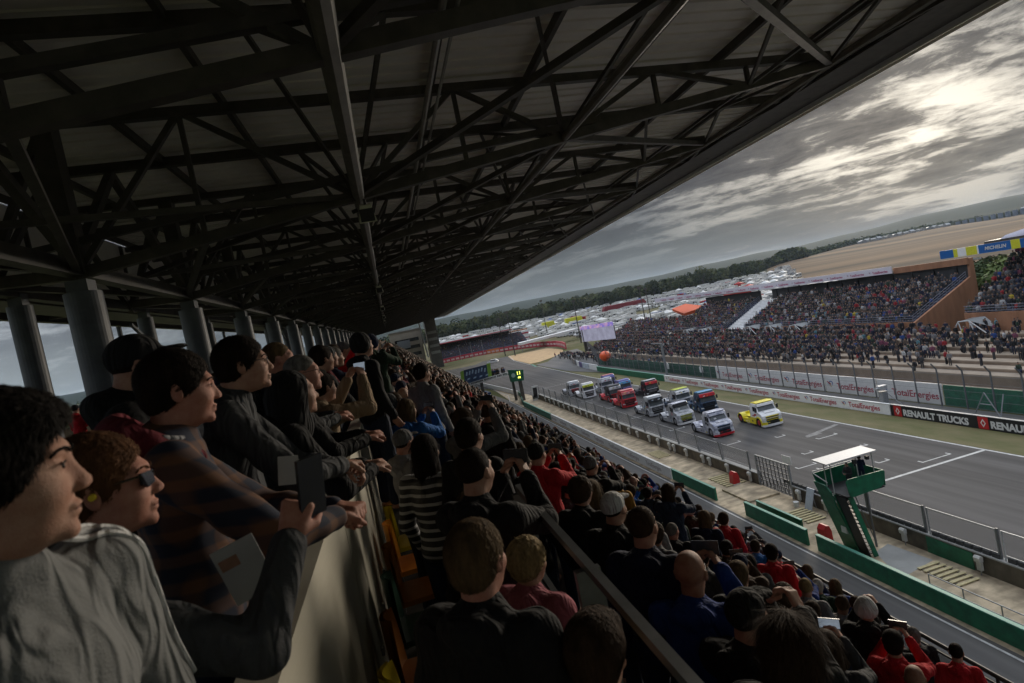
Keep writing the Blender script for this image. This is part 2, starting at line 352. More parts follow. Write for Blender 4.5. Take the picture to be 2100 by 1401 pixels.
for k in range(-2, ncol):
    y = 15 + k * DY
    if y > Y1 - 1: break
    t = MB()
    B = [Vector((wx(x, y), y, zb(x))) for x in bx]; T = [Vector((wx(x, y), y, zt(x))) for x in bx]
    t.beam((-8.2, y, 20.95), B[0], .24, .26); t.beam(B[0], B[-1], .2, .25); t.beam((-10.6, y, zt(-10.6)), T[-1], .2, .22)
    t.beam((-8.2, y, 21.4), (bx[3], y, zb(bx[3]) + .40), .14, .16); t.beam((bx[3], y, zb(bx[3]) + .40), (wx(bx[5], y), y, zb(bx[5]) + .12), .14, .16)
    tr = t.build('truss', steeld, GS)
    w = MB()
    for i in range(len(bx)):
        w.beam(B[i], T[i], .11 if i else .42, None if i else .42)
        if i < len(bx) - 1:
            if i % 2 == 0: w.beam(B[i], T[i + 1], .13)
            else: w.beam(T[i], B[i + 1], .13)
    w.beam((-8.2, y, 20.9), (-10.4, y, 24.4), .14); w.beam((-8.2, y, 20.9), (-6.4, y, 24.3), .16)
    w.build('web', steeld, tr)
    # bracing in the plane of the bottom chords towards the camera side, and struts up to the rafters
    if k < ncol - 1:
        b = MB()
        Bn = [Vector((wx(x, y + DY), y + DY, zb(x))) for x in bx]
        b.beam(B[4], Bn[2], .14); b.beam(B[4], Bn[7], .17); (b.beam(B[2], (-6.4, y - DY / 2, 21.2), .12), b.beam(B[2], (-6.4, y + DY / 2, 21.2), .12)) if k >= 0 else None
        ym = y + DY / 2
        for i in (2, 4, 6, 7):
            for s in (-1, 1):
                for X2 in (bx[i] - 1.4, bx[i] + 1.2):
                    if X2 < 15.5: b.beam(B[i] if s < 0 else Bn[i], (wx(X2, ym), ym, zt(X2)), .09)
        b.beam((-6.4, y, 21.1), (-6.6, ym, 24.2), .2); b.beam((-6.4, y + DY, 21.1), (-6.6, ym, 24.2), .2)
        b.beam((-8.2, y, 20.9), (-6.4, y + DY, 20.9), .14); b.beam((-3.6, y, zb(-3.6)), (-6.4, y + DY, 20.9), .14)
        b.beam((-8.2, y, 20.7), (-8.3, ym, 24.2), .15); b.beam((-8.2, y + DY, 20.7), (-8.3, ym, 24.2), .15)
        b.build('bracing', steeld, tr)
    # columns: one thick tube in front, one thinner behind
    if k >= -1:
        c = MB(); c.tube((-6.4, y, 16.2), (-6.4, y, 20.42), .38, n=32); c.box((-6.62, y - .22, 20.42), (-6.18, y + .22, 20.7)); c.build('column', colsteel, GS, smooth=False)
        c = MB(); c.tube((-8.3, y + 1.2, 16.2), (-8.3, y + 1.2, 20.55), .26, n=24); c.box((-8.45, y + 1.05, 20.55), (-8.15, y + 1.35, 20.85)); c.build('rear_column', colsteel, GS)
mb = MB()
mb.beam((-6.4, Y0, 20.95), (-6.4, Y1, 20.95), .3, .34); mb.beam((-8.3, Y0, 20.9), (-8.3, Y1, 20.9), .24, .3)
mb.build('longitudinal_beam', steeld, GS)
for x, w, m in ((0.05, .2, steeld), (5.6, .14, steeld), (14.2, .17, steeld)):
    mb = MB(); mb.tube((wx(x, Y0), Y0, zb(x) - .02), (wx(x, Y1), Y1, zb(x) - .02), w * .75, n=8); mb.build('longitudinal_beam', mat('tube_steel', (.12, .11, .095), .5, .25, 3), GS)
mb = MB(); mb.tube((1.55, -5, 22.05), (1.55, 120, 22.05), .055, n=8); mb.tube((1.75, -5, 22.05), (1.75, 120, 22.05), .03, n=6)
mb.build('conduit', mat('conduit_metal', (.30, .29, .27), .45, .2, 2), GS)
mb = MB(); mb.box((-11.02, Y0 - 4, 20.95), (-10.96, Y1, 24.75)); mb.build('rear_cladding', sheetm, GS)
mb = MB()   # rear eave edge beams and hanging rail
mb.box((-10.9, Y0, 20.85), (-10.7, Y1, 21.15)); mb.box((-9.6, Y0, 20.75), (-8.6, Y1, 20.8)); mb.beam((-10.8, Y0, 21.5), (-10.8, Y1, 21.5), .12)
for k in range(-2, ncol):
    y = 15 + k * DY; mb.beam((-8.3, y, 20.95), (-10.8, y, 21.0), .14); mb.beam((-10.8, y, 20.95), (-10.8, y, 24.6), .12)
mb.build('rear_eave', steeld, GS)
for k in range(0, 30):      # thin diagonal wind braces between the rear columns
    y = 15 + k * DY
    if k % 2 == 1 and y < 90:
        mb = MB(); mb.beam((-8.35, y, 20.3), (-8.35, y + DY, 16.6), .1); mb.tube((-9.9, y + 3.0, 16.2), (-9.9, y + 3.0, 20.6), .09, n=8); mb.build('wind_brace', colsteel, GS)
for i, (y) in enumerate((15.0, 37.2, 59.4, 81.6, 103.8)):      # loudspeakers under the middle beam
    sp = empty('loudspeaker', (.15, y, 21.2), label=['grey horn loudspeaker hanging under the roof beam, the nearest and largest', 'grey loudspeaker under the roof beam, second along', 'grey loudspeaker under the roof beam, third along', 'grey loudspeaker under the roof beam, fourth along', 'grey loudspeaker under the roof beam, farthest one'][i], cat='loudspeaker', group='loudspeakers under the roof')
    m_ = mat('speaker_grey', (.62, .63, .50), .5, .1, 5)
    mb = MB(); mb.prism([(-.13, .2), (.13, .2), (.22, -.22), (-.22, -.22)], 'y', -.2, .16); mb.build('horn', m_, sp)
    mb = MB(); mb.box((-.17, -.23, -.19), (.17, -.2, .12)); mb.box((-.03, -.03, .2), (.03, .03, .34)); mb.tube((-.2, 0, .1), (-.34, 0, .06), .05, n=8); mb.build('grille', MATS['black'], sp)
    sp.rotation_euler = (R(18), 0, 0)
# deck the rear walkway, seating steps, walls
FZ = 16.25
mb = MB(); mb.box((-10.9, -8, FZ - .3), (-.6, Y1, FZ)); mb.build('walkway', concd, GS)
mb = MB(); mb.box((-9.15, -8, FZ + .002), (-8.95, Y1, 17.32)); mb.box((-9.2, -8, 17.322), (-8.9, Y1, 17.38)); mb.build('rear_parapet', concd, GS)
par = mat('parapet_concrete', (.42, .395, .315), .75, .14, .55, .12, 14, stretch=(1, .35, 2))
mb = MB(); y = -6.0
while y < Y1:
    mb.box((-.60, y + .004, 15.3), (-.47, min(y + 2.4, Y1) - .008, 17.16)); y += 2.4
mb.build('parapet_wall', par, GS)
mb = MB(); mb.box((-.59, -8, 15.3), (-.48, Y1, 17.14)); mb.build('parapet_core', MATS['black'], GS)
mb = MB(); ROWS = 9; RX = lambda k: -.45 + .8 * k; RZ = lambda k: 15.56 - .6 * k
for k in range(ROWS + 1):
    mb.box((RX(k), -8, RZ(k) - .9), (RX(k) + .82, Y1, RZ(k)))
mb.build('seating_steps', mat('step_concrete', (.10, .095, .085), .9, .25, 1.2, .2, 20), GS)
XF = RX(ROWS + 1); ZF = RZ(ROWS)
mb = MB()
mb.box((XF + .0, -8, ZF - 1.5), (XF + .16, Y1, ZF + .45)); mb.build('front_ledge', concd, GS)
mb = MB(); y = -7.
mb.tube((XF + .1, -8, ZF + 1.12), (XF + .1, Y1, ZF + 1.12), .035, n=8); mb.tube((XF + .1, -8, ZF + .98), (XF + .1, Y1, ZF + .98), .02, n=6); mb.tube((XF + .1, -8, ZF + .52), (XF + .1, Y1, ZF + .52), .02, n=6)
while y < 160: mb.tube((XF + .1, y, ZF + .4), (XF + .1, y, ZF + 1.12), .025, n=6); y += 2.0
fr = mb.build('front_rail', steeld, GS)
netmat('wire_mesh', (.12, .12, .12), .42)
mb = MB(); mb.box((XF + .12, -8, ZF + .5), (XF + .125, Y1, ZF + 1.0)); mb.build('rail_mesh', MATS['wire_mesh'], fr)
# aisle handrail in front of the first row
hm = mat('handrail_steel', (.20, .21, .22), .35, .2, 5, metal=.7)
def handrail(y0, y1, zt, x, lab, posts):
    o = empty('handrail', (x, y0, zt - 1.0), label=lab, cat='handrail', group='handrails on the seating steps')
    mb = MB(); mb.beam((0, 0, 1.0), (0, y1 - y0, 1.0), .035, .035); mb.build('rail', hm, o)
    mb = MB(); mb.beam((0, 0, .55), (0, y1 - y0, .55), .03, .03); mb.build('lower_rail', hm, o)
    for p in posts:
        mb = MB(); mb.beam((0, p - y0, -.6), (0, p - y0, .98), .035, .10); mb.build('post', hm, o)
handrail(1.0, 3.35, 17.0, .555, 'grey steel handrail dividing the rows in the near foreground', (1.3, 2.15, 3.3))
handrail(7.6, 9.9, 16.7, .75, 'thin grey handrail farther down between the crowd', (7.7, 9.8))
handrail(9.2, 14, 14.6, 3.3, 'grey handrail lower down among the rows of spectators', (9.3, 11.6, 13.9))
# tip-up seats along the parapet wall
def seat(y, m, lab, x=-.27, z=RZ(0), up=0):
    o = empty('stadium_seat', (x, y, z), label=lab, cat='seat', group='tip-up seats under the parapet wall')
    mb = MB()
    n = 10; P = []
    for i in range(n + 1):
        u = -1 + 2 * i / n
        for j in range(7):
            w = j / 6; zz_ = .42 + w * .42; cx = -.10 - .02 * w + .05 * (u * u) ; wd = .21 * (1 - .55 * max(0, w - .35) ** 1.6 / .5)
            P.append((cx, u * wd, zz_))
    f = [(i * 7 + j, (i + 1) * 7 + j, (i + 1) * 7 + j + 1, i * 7 + j + 1) for i in range(n) for j in range(6)]
    q = [(a + .025, b, c) for a, b, c in P]; off = len(P)
    mb.add(P + q, f + [tuple(off + t for t in reversed(k)) for k in f]); mb.build('backrest', m, o, smooth=True)
    mb = MB(); mb.prism([(-.1, -.2), (.3, -.18), (.34, 0), (.3, .18), (-.1, .2)], 'z', .40, .44); mb.build('seat', m, o)
    mb = MB(); mb.box((-.13, -.03, .0), (-.07, .03, .42)); mb.box((-.145, -.02, .62), (-.125, .02, .66)); mb.build('bracket', steel, o)
so_ = mat('seat_orange', (.85, .32, .015), .35, .1, 4); sy_ = mat('seat_yellow', (.8, .62, .02), .35, .1, 4); sb_ = mat('seat_brown', (.30, .10, .012), .4, .15, 4); sg_ = mat('seat_green', (.012, .05, .03), .4, .15, 4)
for y, m, lab in [(2.35, so_, 'bright orange plastic seat back at the bottom of the parapet wall'), (2.95, sy_, 'yellow plastic tip-up seat beside the orange one under the wall'), (3.55, sb_, 'brownish orange seat in the shade under the wall'),
                  (4.15, sg_, 'dark green seat in the shade under the wall'), (4.75, sb_, 'brown seat below the striped shirt by the wall'), (5.35, so_, 'small bright orange seat further along the wall'), (5.95, sy_, 'yellow seat further along the wall behind an orange one')]:
    seat(y, m, lab)
# ------------------------------------------------------------------ pit wall, barriers, fences
def logo(size):
    """swoosh and ring mark built from coloured arcs"""
    mb = MB()
    def arc(cx, cy, r0, r1, a0, a1, m, n=10, sy_=1., z=0):
        v = []; 
        for i in range(n + 1):
            t = R(a0 + (a1 - a0) * i / n); v += [(cx + r0 * math.cos(t), cy + r0 * math.sin(t) * sy_, z), (cx + r1 * math.cos(t), cy + r1 * math.sin(t) * sy_, z)]
        mb.add(v, [(2 * i, 2 * i + 1, 2 * i + 3, 2 * i + 2) for i in range(n)], m)
    arc(.0, .12, .30, .46, -40, 130, 1); arc(.0, .12, .30, .46, 130, 200, 2, z=.001); arc(-.06, -.14, .22, .33, 180, 330, 3)
    mb.add([(-.95, .42, .002), (-.72, .46, .002), (-.30, .22, .002), (.02, -.02, .002), (-.12, -.18, .002), (-.52, -.02, .002)], [(5, 4, 3, 2, 1, 0)], 0)
    mb.add([(-.95, .05, .001), (-.5, .0, .001), (-.25, -.12, .001), (-.5, -.16, .001)], [(3, 2, 1, 0)], 2)
    me = mb.mesh('logo', [redsign, mat('logo_blue', (.02, .10, .40), .5, .05), mat('logo_teal', (.03, .32, .42), .5, .05), mat('logo_yellow', (.55, .35, .02), .5, .05)])
    me.transform(Matrix.Scale(size, 4)); return me
def total_sign(w, h):
    t = text_mesh('TotalEnergies', 1., redsign, bold=.012); xs = [v.co.x for v in t.vertices]; k = w / (max(xs) - min(xs)); t.transform(Matrix.Scale(k, 4))
    lg = logo(h); return t, lg
def wall_x(name, x, t, y0, y1, z0, z1, m, **k):
    mb = MB(); mb.box((x, y0, z0), (x + t, y1, z1)); return mb.build(name, m, **k)
# far side barrier with repeated sponsor name
bar = wall_x('advertising_barrier', 48., .22, 50.8, 101, .0, 1.12, whiteb, label='long white trackside barrier repeating a red TotalEnergies name beside the grass', cat='barrier')
tt, lg = total_sign(4.3, .44); parts = []
for i in range(8):
    y = 57.6 + 6.15 * i - 1.3
    if i == 0: y = 56.4 - .05
    parts += [(tt, face_minus_x(47.985, y, .33)), (lg, face_minus_x(47.985, y + .55, .60))]
link(join_meshes('lettering', parts), 'lettering', bar)
wall_x('cap', 47.97, .28, 50.8, 101, 1.122, 1.18, white).parent = bar
b2 = wall_x('advertising_barrier', 48., .22, 20, 50.7, .0, 1.14, black, label='black RENAULT TRUCKS trackside barrier with red diamond panels', cat='barrier')
mb = MB(); mb.box((47.97, 20, 1.142), (48.25, 50.7, 1.19)); mb.build('cap', steel, b2)
tr_ = text_mesh('RENAULT TRUCKS', 1., white, bold=.045); xs = [v.co.x for v in tr_.vertices]; tr_.transform(Matrix.Diagonal((6.75 / (max(xs) - min(xs)), .86, 1, 1)))
rp = MB(); parts = []
for y in (49.85, 41.15, 32.45):
    rp.box((47.975, y - .45, .03), (47.998, y + .45, 1.1), 0)
    for s, mi in ((1., 1), (.55, 0)):
        xx = 47.972 - (.003 if mi == 0 else 0)
        rp.add([(xx, y, .56 + .38 * s), (xx, y - .24 * s, .56), (xx, y, .56 - .38 * s), (xx, y + .24 * s, .56)], [(0, 3, 2, 1)], mi)
    parts.append((tr_, face_minus_x(47.985, y - .62, .2)))
    if y > 40:
        # slab serifs: short bars at the foot and head of the line
        pass
rp.build('badge_panel', [red, white], b2); link(join_meshes('lettering', parts), 'lettering', b2)
b3 = wall_x('barrier', 48., .22, 101.1, 137, .0, 1.15, green, label='dark green trackside barrier behind the last trucks', cat='barrier'); mb = MB(); mb.box((47.96, 101.1, 1.152), (48.26, 137, 1.2)); mb.build('cap', greenl, b3)
# sponsor boards where the barrier bends away
bb = empty('sponsor_board', (48.5, 138, 0), label='row of white and dark sponsor boards where the far barrier bends', cat='advertising board')
mb = MB(); y = 0; x = 0
for i, m in enumerate([0, 1, 2, 3, 4, 5, 4, 5, 4]):
    d = 6.5 if i < 2 else 4.; dx = .2 + .14 * i
    mb.add([(x, y, 0), (x + dx, y + d, 0), (x + dx, y + d, 1.4), (x, y, 1.4), (x + .2, y, 0), (x + dx + .2, y + d, 0), (x + dx + .2, y + d, 1.4), (x + .2, y, 1.4)], [(0, 3, 2, 1), (4, 5, 6, 7), (0, 4, 7, 3), (1, 2, 6, 5), (3, 7, 6, 2)], m)
    x += dx; y += d + .1
mb.build('panel', [whiteb, mat('pale_panel', (.45, .5, .55), .6, .3, 1.5), mat('violet_panel', (.10, .08, .2), .6, .3, 1.5), whiteb, mat('grey_panel', (.12, .12, .13), .6, .4, .8), mat('tan_panel', (.25, .2, .16), .6, .4, .8)], bb)
# second row: large sponsor hoardings and green hoarding behind the debris fence
def hoard(y0, y1, m, lab, sign=False, x=53.4, z0=-.05, z1=2.15, g='hoardings behind the debris fence'):
    o = wall_x('hoarding', x, .12, y0, y1, z0, z1, m, label=lab, cat='hoarding', group=g)
    if sign:
        t, l = total_sign(5.7, .74)
        link(join_meshes('lettering', [(t, face_minus_x(x - .015, y1 - 1.95, .5)), (l, face_minus_x(x - .015, y1 - 1.0, 1.02))]), 'lettering', o)
    return o
ys_ = [(49.6, 57.7), (57.9, 66.0), (66.2, 74.4), (74.6, 83.0), (83.2, 92.0)]
for i, (a, b) in enumerate(ys_): hoard(a, b, whiteb, 'white TotalEnergies hoarding behind the fence, ' + ['first on the right beside the green hoarding', 'second from the right', 'the middle one of five', 'second from the left', 'leftmost beside the dark green hoarding'][i], True)
hoard(20, 49.4, green, 'bright green hoarding behind the fence at the right edge', z1=2.1)
hoard(92.2, 150, mat('green_dark_panel', (.006, .07, .042), .6, .25, .5), 'dark green hoarding behind the fence, farther down the track', z1=2.0)
F = empty('debris_fence', (52.8, 0, 0), label='tall debris fence with cranked posts between track and terrace', cat='fence')
y = 27.5; fm = mat('fence_post', (.13, .135, .14), .5, .2, 4)
n = 0
while y < 205 and n < 66:
    x = 0 if y < 148 else (y - 148) * .29; mb = MB(); mb.beam((x, y, 0), (x, y, 3.9), .11, .11); mb.beam((x, y, 3.88), (x + .55 * (-1 if y > 90 else -1), y, 4.55), .10, .10); mb.build('post', fm, F); y += 2.72; n += 1
mb = MB()
for z in (.2, 1.0, 1.8, 2.6, 3.4, 3.9):
    mb.tube((0, 25, z), (0, 148, z), .012, n=4); mb.tube((0, 148, z), (16.2, 204, z), .012, n=4)
mb.build('cable', fm, F)
netmat('chain_link', (.18, .19, .20), .16)
mb = MB(); mb.add([(0, 25, .1), (0, 148, .1), (0, 148, 3.9), (0, 25, 3.9), (16.2, 204, .1), (16.2, 204, 3.9)], [(0, 1, 2, 3), (1, 4, 5, 2)]); mb.build('chain_link', MATS['chain_link'], F)
for y in (42.5, 107.0):
    o = empty('camera_mast' if y > 50 else 'tube_stand', (51.6, y, 0), label='grey camera mast standing in front of the far green hoarding' if y > 50 else 'grey tubular frame leaning behind the black barrier', cat='mast' if y > 50 else 'frame')
    mb = MB()
    if y > 50: mb.beam((0, 0, 0), (0, 0, 6.5), .35, .35); mb.build('mast', steel, o); mb = MB(); mb.beam((0, 0, 6.4), (-1.4, 1.5, 6.7), .25, .2); mb.build('arm', steel, o)
    else:
        mb.tube((0, 0, 0), (0, 1.2, 2.2), .05); mb.tube((0, 2.4, 0), (0, 1.2, 2.2), .05); mb.tube((0, 0, 0), (.8, .1, 2.0), .05); mb.build('frame', steel, o); mb = MB(); mb.tube((0, .6, 1.1), (0, 1.8, 1.1), .04); mb.build('cross_bar', steel, o)
o = empty('camera_platform', (49.2, 52.6, 0), label='small trackside camera tower at the end of the white barrier', cat='camera tower')
mb = MB(); mb.box((-.3, -.3, 0), (.3, .3, 2.1)); mb.build('plinth', steel, o); mb = MB(); mb.box((-.5, -.3, 2.3), (.4, .25, 2.75)); mb.tube((-.8, 0, 2.5), (-.5, 0, 2.5), .12); mb.build('camera', mat('pale_grey', (.4, .41, .42), .5, .1), o); mb = MB(); mb.tube((.2, -.1, 2.1), (.9, -1.9, .1), .05); mb.build('strut', steel, o)
for y, m, lab in [(109.5, whiteb, 'white round marker board on the far green hoarding'), (96.5, whiteb, 'white marker board on the green hoarding, nearer one')]:
    mb = MB(); mb.prism([(-.5, -.6), (.5, -.6), (.6, .3), (.0, .7), (-.6, .3)], 'x', 0, .08); mb.build('marker_board', m, loc=(53.2, y, 1.4), label=lab, cat='marker board')
o = empty('marshal_balloon', (53.0, 143, 2.6), label='bright orange round balloon behind the far barrier', cat='balloon')
mb = MB(); n = 14; v = []
for i in range(n + 1):
    for j in range(n): a = math.pi * i / n; b = 2 * math.pi * j / n; v.append((1.5 * math.sin(a) * math.cos(b), 1.5 * math.sin(a) * math.sin(b), 1.35 * math.cos(a)))
mb.add(v, [(i * n + j, (i + 1) * n + j, (i + 1) * n + (j + 1) % n, i * n + (j + 1) % n) for i in range(n) for j in range(n)]); mb.build('envelope', mat('balloon_orange', (.75, .10, .02), .4, .15, 1.2), o, smooth=True)
mb = MB(); mb.tube((0, 0, -2.5), (0, 0, -1.3), .12); mb.build('stand', steel, o)
# pit wall with debris fence
PW = empty('pit_wall', (27.0, 0, 0), label='brown concrete pit wall topped by framed mesh fence panels', cat='wall')
mb = MB(); mb.box((0, -20, 0), (.3, 38.8, 1.02)); mb.box((0, 43.1, 0), (.3, 118, 1.02)); mb.build('wall', concd, PW)
mb = MB(); mb.box((-.06, -20, 1.022), (.36, 38.8, 1.1)); mb.box((-.06, 43.1, 1.022), (.36, 118, 1.1)); mb.build('coping', concl, PW)
mb = MB()
y = -18.
while y < 38: 
    for i in range(8): mb.box((.06, y + i * .48 + .03, 1.102), (.26, y + i * .48 + .42, 1.33))
    y += 4.15
mb.build('block_course', mat('vent_blocks', (.05, .05, .052), .8, .2, 3), PW)
netmat('fence_mesh', (.30, .31, .32), .13)
y = -18.; n = 0
while y < 117:
    w = 3.95
    if not (35.5 < y < 43.2):
        pn = MB(); pn.beam((.16, y + .1, 1.1), (.16, y + .1, 2.62), .055); pn.beam((.16, y + w, 1.1), (.16, y + w, 2.62), .055)
        pn.beam((.16, y + .07, 2.62), (.16, y + w + .03, 2.62), .05); pn.beam((.16, y + .1, 1.36), (.16, y + w, 1.36), .04)
        p = pn.build('fence_panel', steel if y > 20 else mat('alu_frame', (.42, .43, .43), .4, .1), PW)
        g = MB(); g.add([(.16, y + .12, 1.38), (.16, y + w - .02, 1.38), (.16, y + w - .02, 2.6), (.16, y + .12, 2.6)], [(0, 1, 2, 3)]); g.build('mesh', MATS['fence_mesh'], p)
        q = MB(); q.beam((.16, y, .9), (.16, y + .35, 2.75) if y > 45 else (.16, y + .02, 2.7), .10, .09); q.build('post', mat('fence_post', (0, 0, 0)), p)
    y += 4.15; n += 1
# gate in the pit wall
G = empty('steel_gate', (27.0, 38.9, 0), label='dark steel lattice gate set in the pit wall', cat='gate')
mb = MB()
for yy_ in (.05, 4.1): mb.beam((.05, yy_, 0), (.05, yy_, 2.65), .14)
mb.beam((.05, 0, 2.62), (.05, 4.15, 2.62), .1); mb.build('gate_frame', steel, G)
mb = MB()
for i in range(1, 9): mb.beam((.05, i * .46, .15), (.05, i * .46, 2.6), .05)
for z in (.3, .65, 1.0, 1.35, 1.8, 2.2): mb.beam((.05, .1, z), (.05, 4.05, z), .06)
for i in range(8): mb.beam((.07, .1 + i * .5, .3), (.07, .4 + i * .5, 1.3), .08, .02)
mb.build('lattice', mat('gate_steel', (.07, .072, .075), .5, .2, 5), G)
mb = MB(); mb.box((27.02, 38.5, 2.75), (27.06, 39.5, 3.35)); o = mb.build('notice_board', whiteb, label='white two-page notice board fixed above the steel gate', cat='sign')
# signal boxes and small devices along the wall foot
def sigbox(y, lab, x=26.75, red_=False):
    o = empty('signal_box', (x, y, 0), label=lab, cat='signal box', group='signal boxes along the pit wall')
    a = mat('box_white', (.5, .5, .47), .5, .1, 5)
    mb = MB(); mb.prism([(-.13, .75), (.1, .75), (.1, 1.02), (-.05, 1.08), (-.16, .98)], 'y', -.16, .16); mb.build('hood', a, o); mb = MB(); mb.box((-.06, -.12, .28), (.1, .12, .7)); mb.build('casing', a, o); mb = MB(); mb.tube((.03, 0, 0), (.03, 0, .76), .03, n=6); mb.build('stand', steel, o)
for i, y in enumerate((24.4, 28.9, 35.2, 37.9, 43.9, 47.2, 50.2, 51.4, 54.6, 57.2, 58.2, 60.9, 63.2, 66.5, 69, 72, 74, 77, 79.4, 82.6, 85, 88, 91, 94, 97, 100, 103, 106, 109)):
    sigbox(y, ['white signal box against the pit wall at the right edge', 'white signal box beside the green panel on the pit wall', 'small white signal box behind the green stair tower', 'white signal box next to the steel gate', 'white signal box beyond the steel gate by the red bin'][i] if i < 5 else 'white signal box on the far pit wall, one of a long line')
for y, lab in ((44.9, 'tall red rounded fire cover against the pit wall beyond the gate'), (32.0, 'red covered equipment bin at the foot of the green tower')):
    o = empty('equipment_cover', (25.9 if y > 40 else 23.9, y, 0), label=lab, cat='fire bin')
    mb = MB(); mb.prism([(-.32, 0), (.32, 0), (.3, .7), (.18, 1.02), (-.05, 1.1), (-.25, .85)], 'y', -.3, .3); mb.build('cover', red, o); mb = MB(); mb.box((-.34, -.33, .0), (.34, .33, .1)); mb.build('skid', white if y > 40 else black, o)
mb = MB(); mb.box((0, 0, .8), (.08, 3.0, 1.0)); 
mb = MB(); mb.box((26.955, 24.9, .02), (26.99, 27.6, .96)); mb.build('panel_board', green, label='bright green board fixed on the pit wall beside the stair tower', cat='board')
o = empty('leaning_board', (26.3, 36.2, 0), label='white folded board leaning against the pit wall by the gate', cat='board')
mb = MB(); mb.add([(0, 0, 0), (0, .7, 0), (.5, .7, 1.5), (.5, 0, 1.5), (.06, 0, 0), (.06, .7, 0), (.56, .7, 1.5), (.56, 0, 1.5)], [(0, 3, 2, 1), (4, 5, 6, 7), (0, 1, 5, 4), (2, 3, 7, 6), (1, 2, 6, 5), (0, 4, 7, 3)]); mb.build('panel', mat('board_blue_white', (.42, .46, .52), .5, .08), o); mb = MB(); mb.beam((.5, .3, 1.3), (.68, .3, .0), .05); mb.build('strut', steel, o)
mb = MB(); mb.tube((0, 0, 0), (0, 0, .38), .17, .2, n=14); mb.build('bucket', white, loc=(26.2, 37.6, 0), label='white bucket on the apron in front of the steel gate', cat='bucket')
# slatted duckboards on the apron
for i, (x, y, lx, ly, lab) in enumerate([(25.0, 24.1, 1.35, 2.6, 'pale slatted duckboard on the apron nearest the right edge'), (24.8, 34.7, 1.5, 2.5, 'pale slatted duckboard between the gate and the green tower'), (24.9, 44.6, 1.9, 3.2, 'slatted duckboard beyond the gate beside the red cover'), (24.7, 57.0, 1.5, 3.0, 'slatted duckboard farthest down the apron')]):
    o = empty('duckboard', (x, y, .012), label=lab, cat='duckboard', group='duckboards on the signalling apron')
    mb = MB(); n = 7
    for j in range(n): mb.box((0, j * ly / n, .05), (lx, j * ly / n + ly / n * .5, .09))
    mb.build('slats', tan, o); mb = MB(); mb.box((.1, 0, 0), (.2, ly - .2, .05)); mb.box((lx - .2, 0, 0), (lx - .1, ly - .2, .05)); mb.build('bearers', concd, o)
mb = MB(); mb.box((24.2, 40.4, .01), (26.9, 44.2, .16)); mb.build('concrete_plinth', apron, label='low concrete plinth beside the steel gate', cat='plinth')
sheet('apron_patch', [(23.6, 26.2), (26.4, 24.6 + 2.2), (26.2, 29.6), (24.9, 29.2)], .013, concl)
# wall between pit lane and apron
pl = []
for y0, y1, m, cm, lab in [(-20, 31.2, green, greenl, 'long green low wall beside the pit lane in the lower right'), (32.1, 38.6, green, greenl, 'green low wall section past the gap left of the stair tower'), (42.6, 49.9, green, greenl, 'green low wall section between the white wall and the gap'), (50.1, 90.9, whiteb, white, 'long white pit lane wall with faded sponsor lettering'), (91.2, 110.5, green, greenl, 'far green low wall before the signal gantry')]:
    o = wall_x('low_wall', 22.65, .16, y0, y1, .012, 1.0, m, label=lab, cat='wall'); mb = MB(); mb.box((22.62, y0, 1.002), (22.84, y1, 1.06)); mb.build('cap', cm, o)
    if m is whiteb:
        t_ = text_mesh('TotalEnergies', .62, mat('faded_print', (.34, .26, .27), .6, .1)); link(join_meshes('lettering', [(t_, face_minus_x(22.64, 55.5 + 5.1 * i, .3)) for i in range(8)]), 'lettering', o)
o = wall_x('low_wall', 23.5, .14, 33.6, 38.4, .012, .95, green, label='second shorter green low wall standing just behind the first', cat='wall'); mb = MB(); mb.box((23.48, 33.6, .952), (23.66, 38.4, 1.0)); mb.build('cap', greenl, o)
o = empty('tube_rail', (23.7, 15.5, 0), label='low grey tube railing behind the green wall at lower right', cat='railing'); mb = MB()
for z in (.45, .95): mb.tube((0, 0, z), (0, 9, z), .03, n=6)
mb.build('rail', steel, o); mb = MB()
for i in range(6): mb.tube((0, i * 1.8, 0), (0, i * 1.8, .95), .03, n=6)
mb.build('posts', steel, o)
# curved green/white wall at the pit entry beyond the gantry
o = empty('curved_barrier', (0, 0, 0), label='curved dark green and white barrier sweeping past the signal gantry', cat='barrier')
pts = [(23.0, 112), (23.6, 116), (24.9, 121), (25.4, 127), (24.9, 135), (24.2, 143), (23.4, 152), (22.6, 165), (21.5, 185)]
mb = MB()
for i in range(len(pts) - 1): mb.beam((*pts[i], .5), (*pts[i + 1], .5), .2, 1.0, m=0 if i < 3 else 1)
mb.build('wall', [mat('green_dark_panel', (0, 0, 0)), whiteb], o)
# ------------------------------------------------------------------ starter's tower
T = empty('starter_tower', (0, 0, 0), label='bright green stair tower with a cantilevered starter platform and white canopy', cat='tower')
def slab(name, pts, th, m, e=None):
    """thick plate through coplanar points, th = offset vector"""
    n = len(pts); mb = MB(); v = [Vector(p) for p in pts]; w = [p + Vector(th) for p in v]
    mb.add(v + w, [tuple(range(n)), tuple(range(2 * n - 1, n - 1, -1))] + [(i, (i + 1) % n, (i + 1) % n + n, i + n) for i in range(n)]); me = mb.mesh(name, [m]); fixn(me)
    return link(me, name, e if e else T)
slab('side_panel', [(24.3, 30.95, 0), (24.3, 29.7, 0), (23.25, 29.7, 3.1), (23.05, 29.72, 4.0), (23.0, 30.0, 4.35), (23.0, 30.95, 4.42)], (.1, 0, 0), green)
slab('stringer', [(24.45, 28.75, 0), (24.72, 28.75, 0), (23.7, 28.75, 3.9), (23.4, 28.75, 3.9)], (0, .08, 0), green)
slab('stringer', [(24.2, 29.62, 0), (24.42, 29.62, 0), (23.5, 29.62, 3.9), (23.2, 29.62, 3.9)], (0, .08, 0), green)
mb = MB()
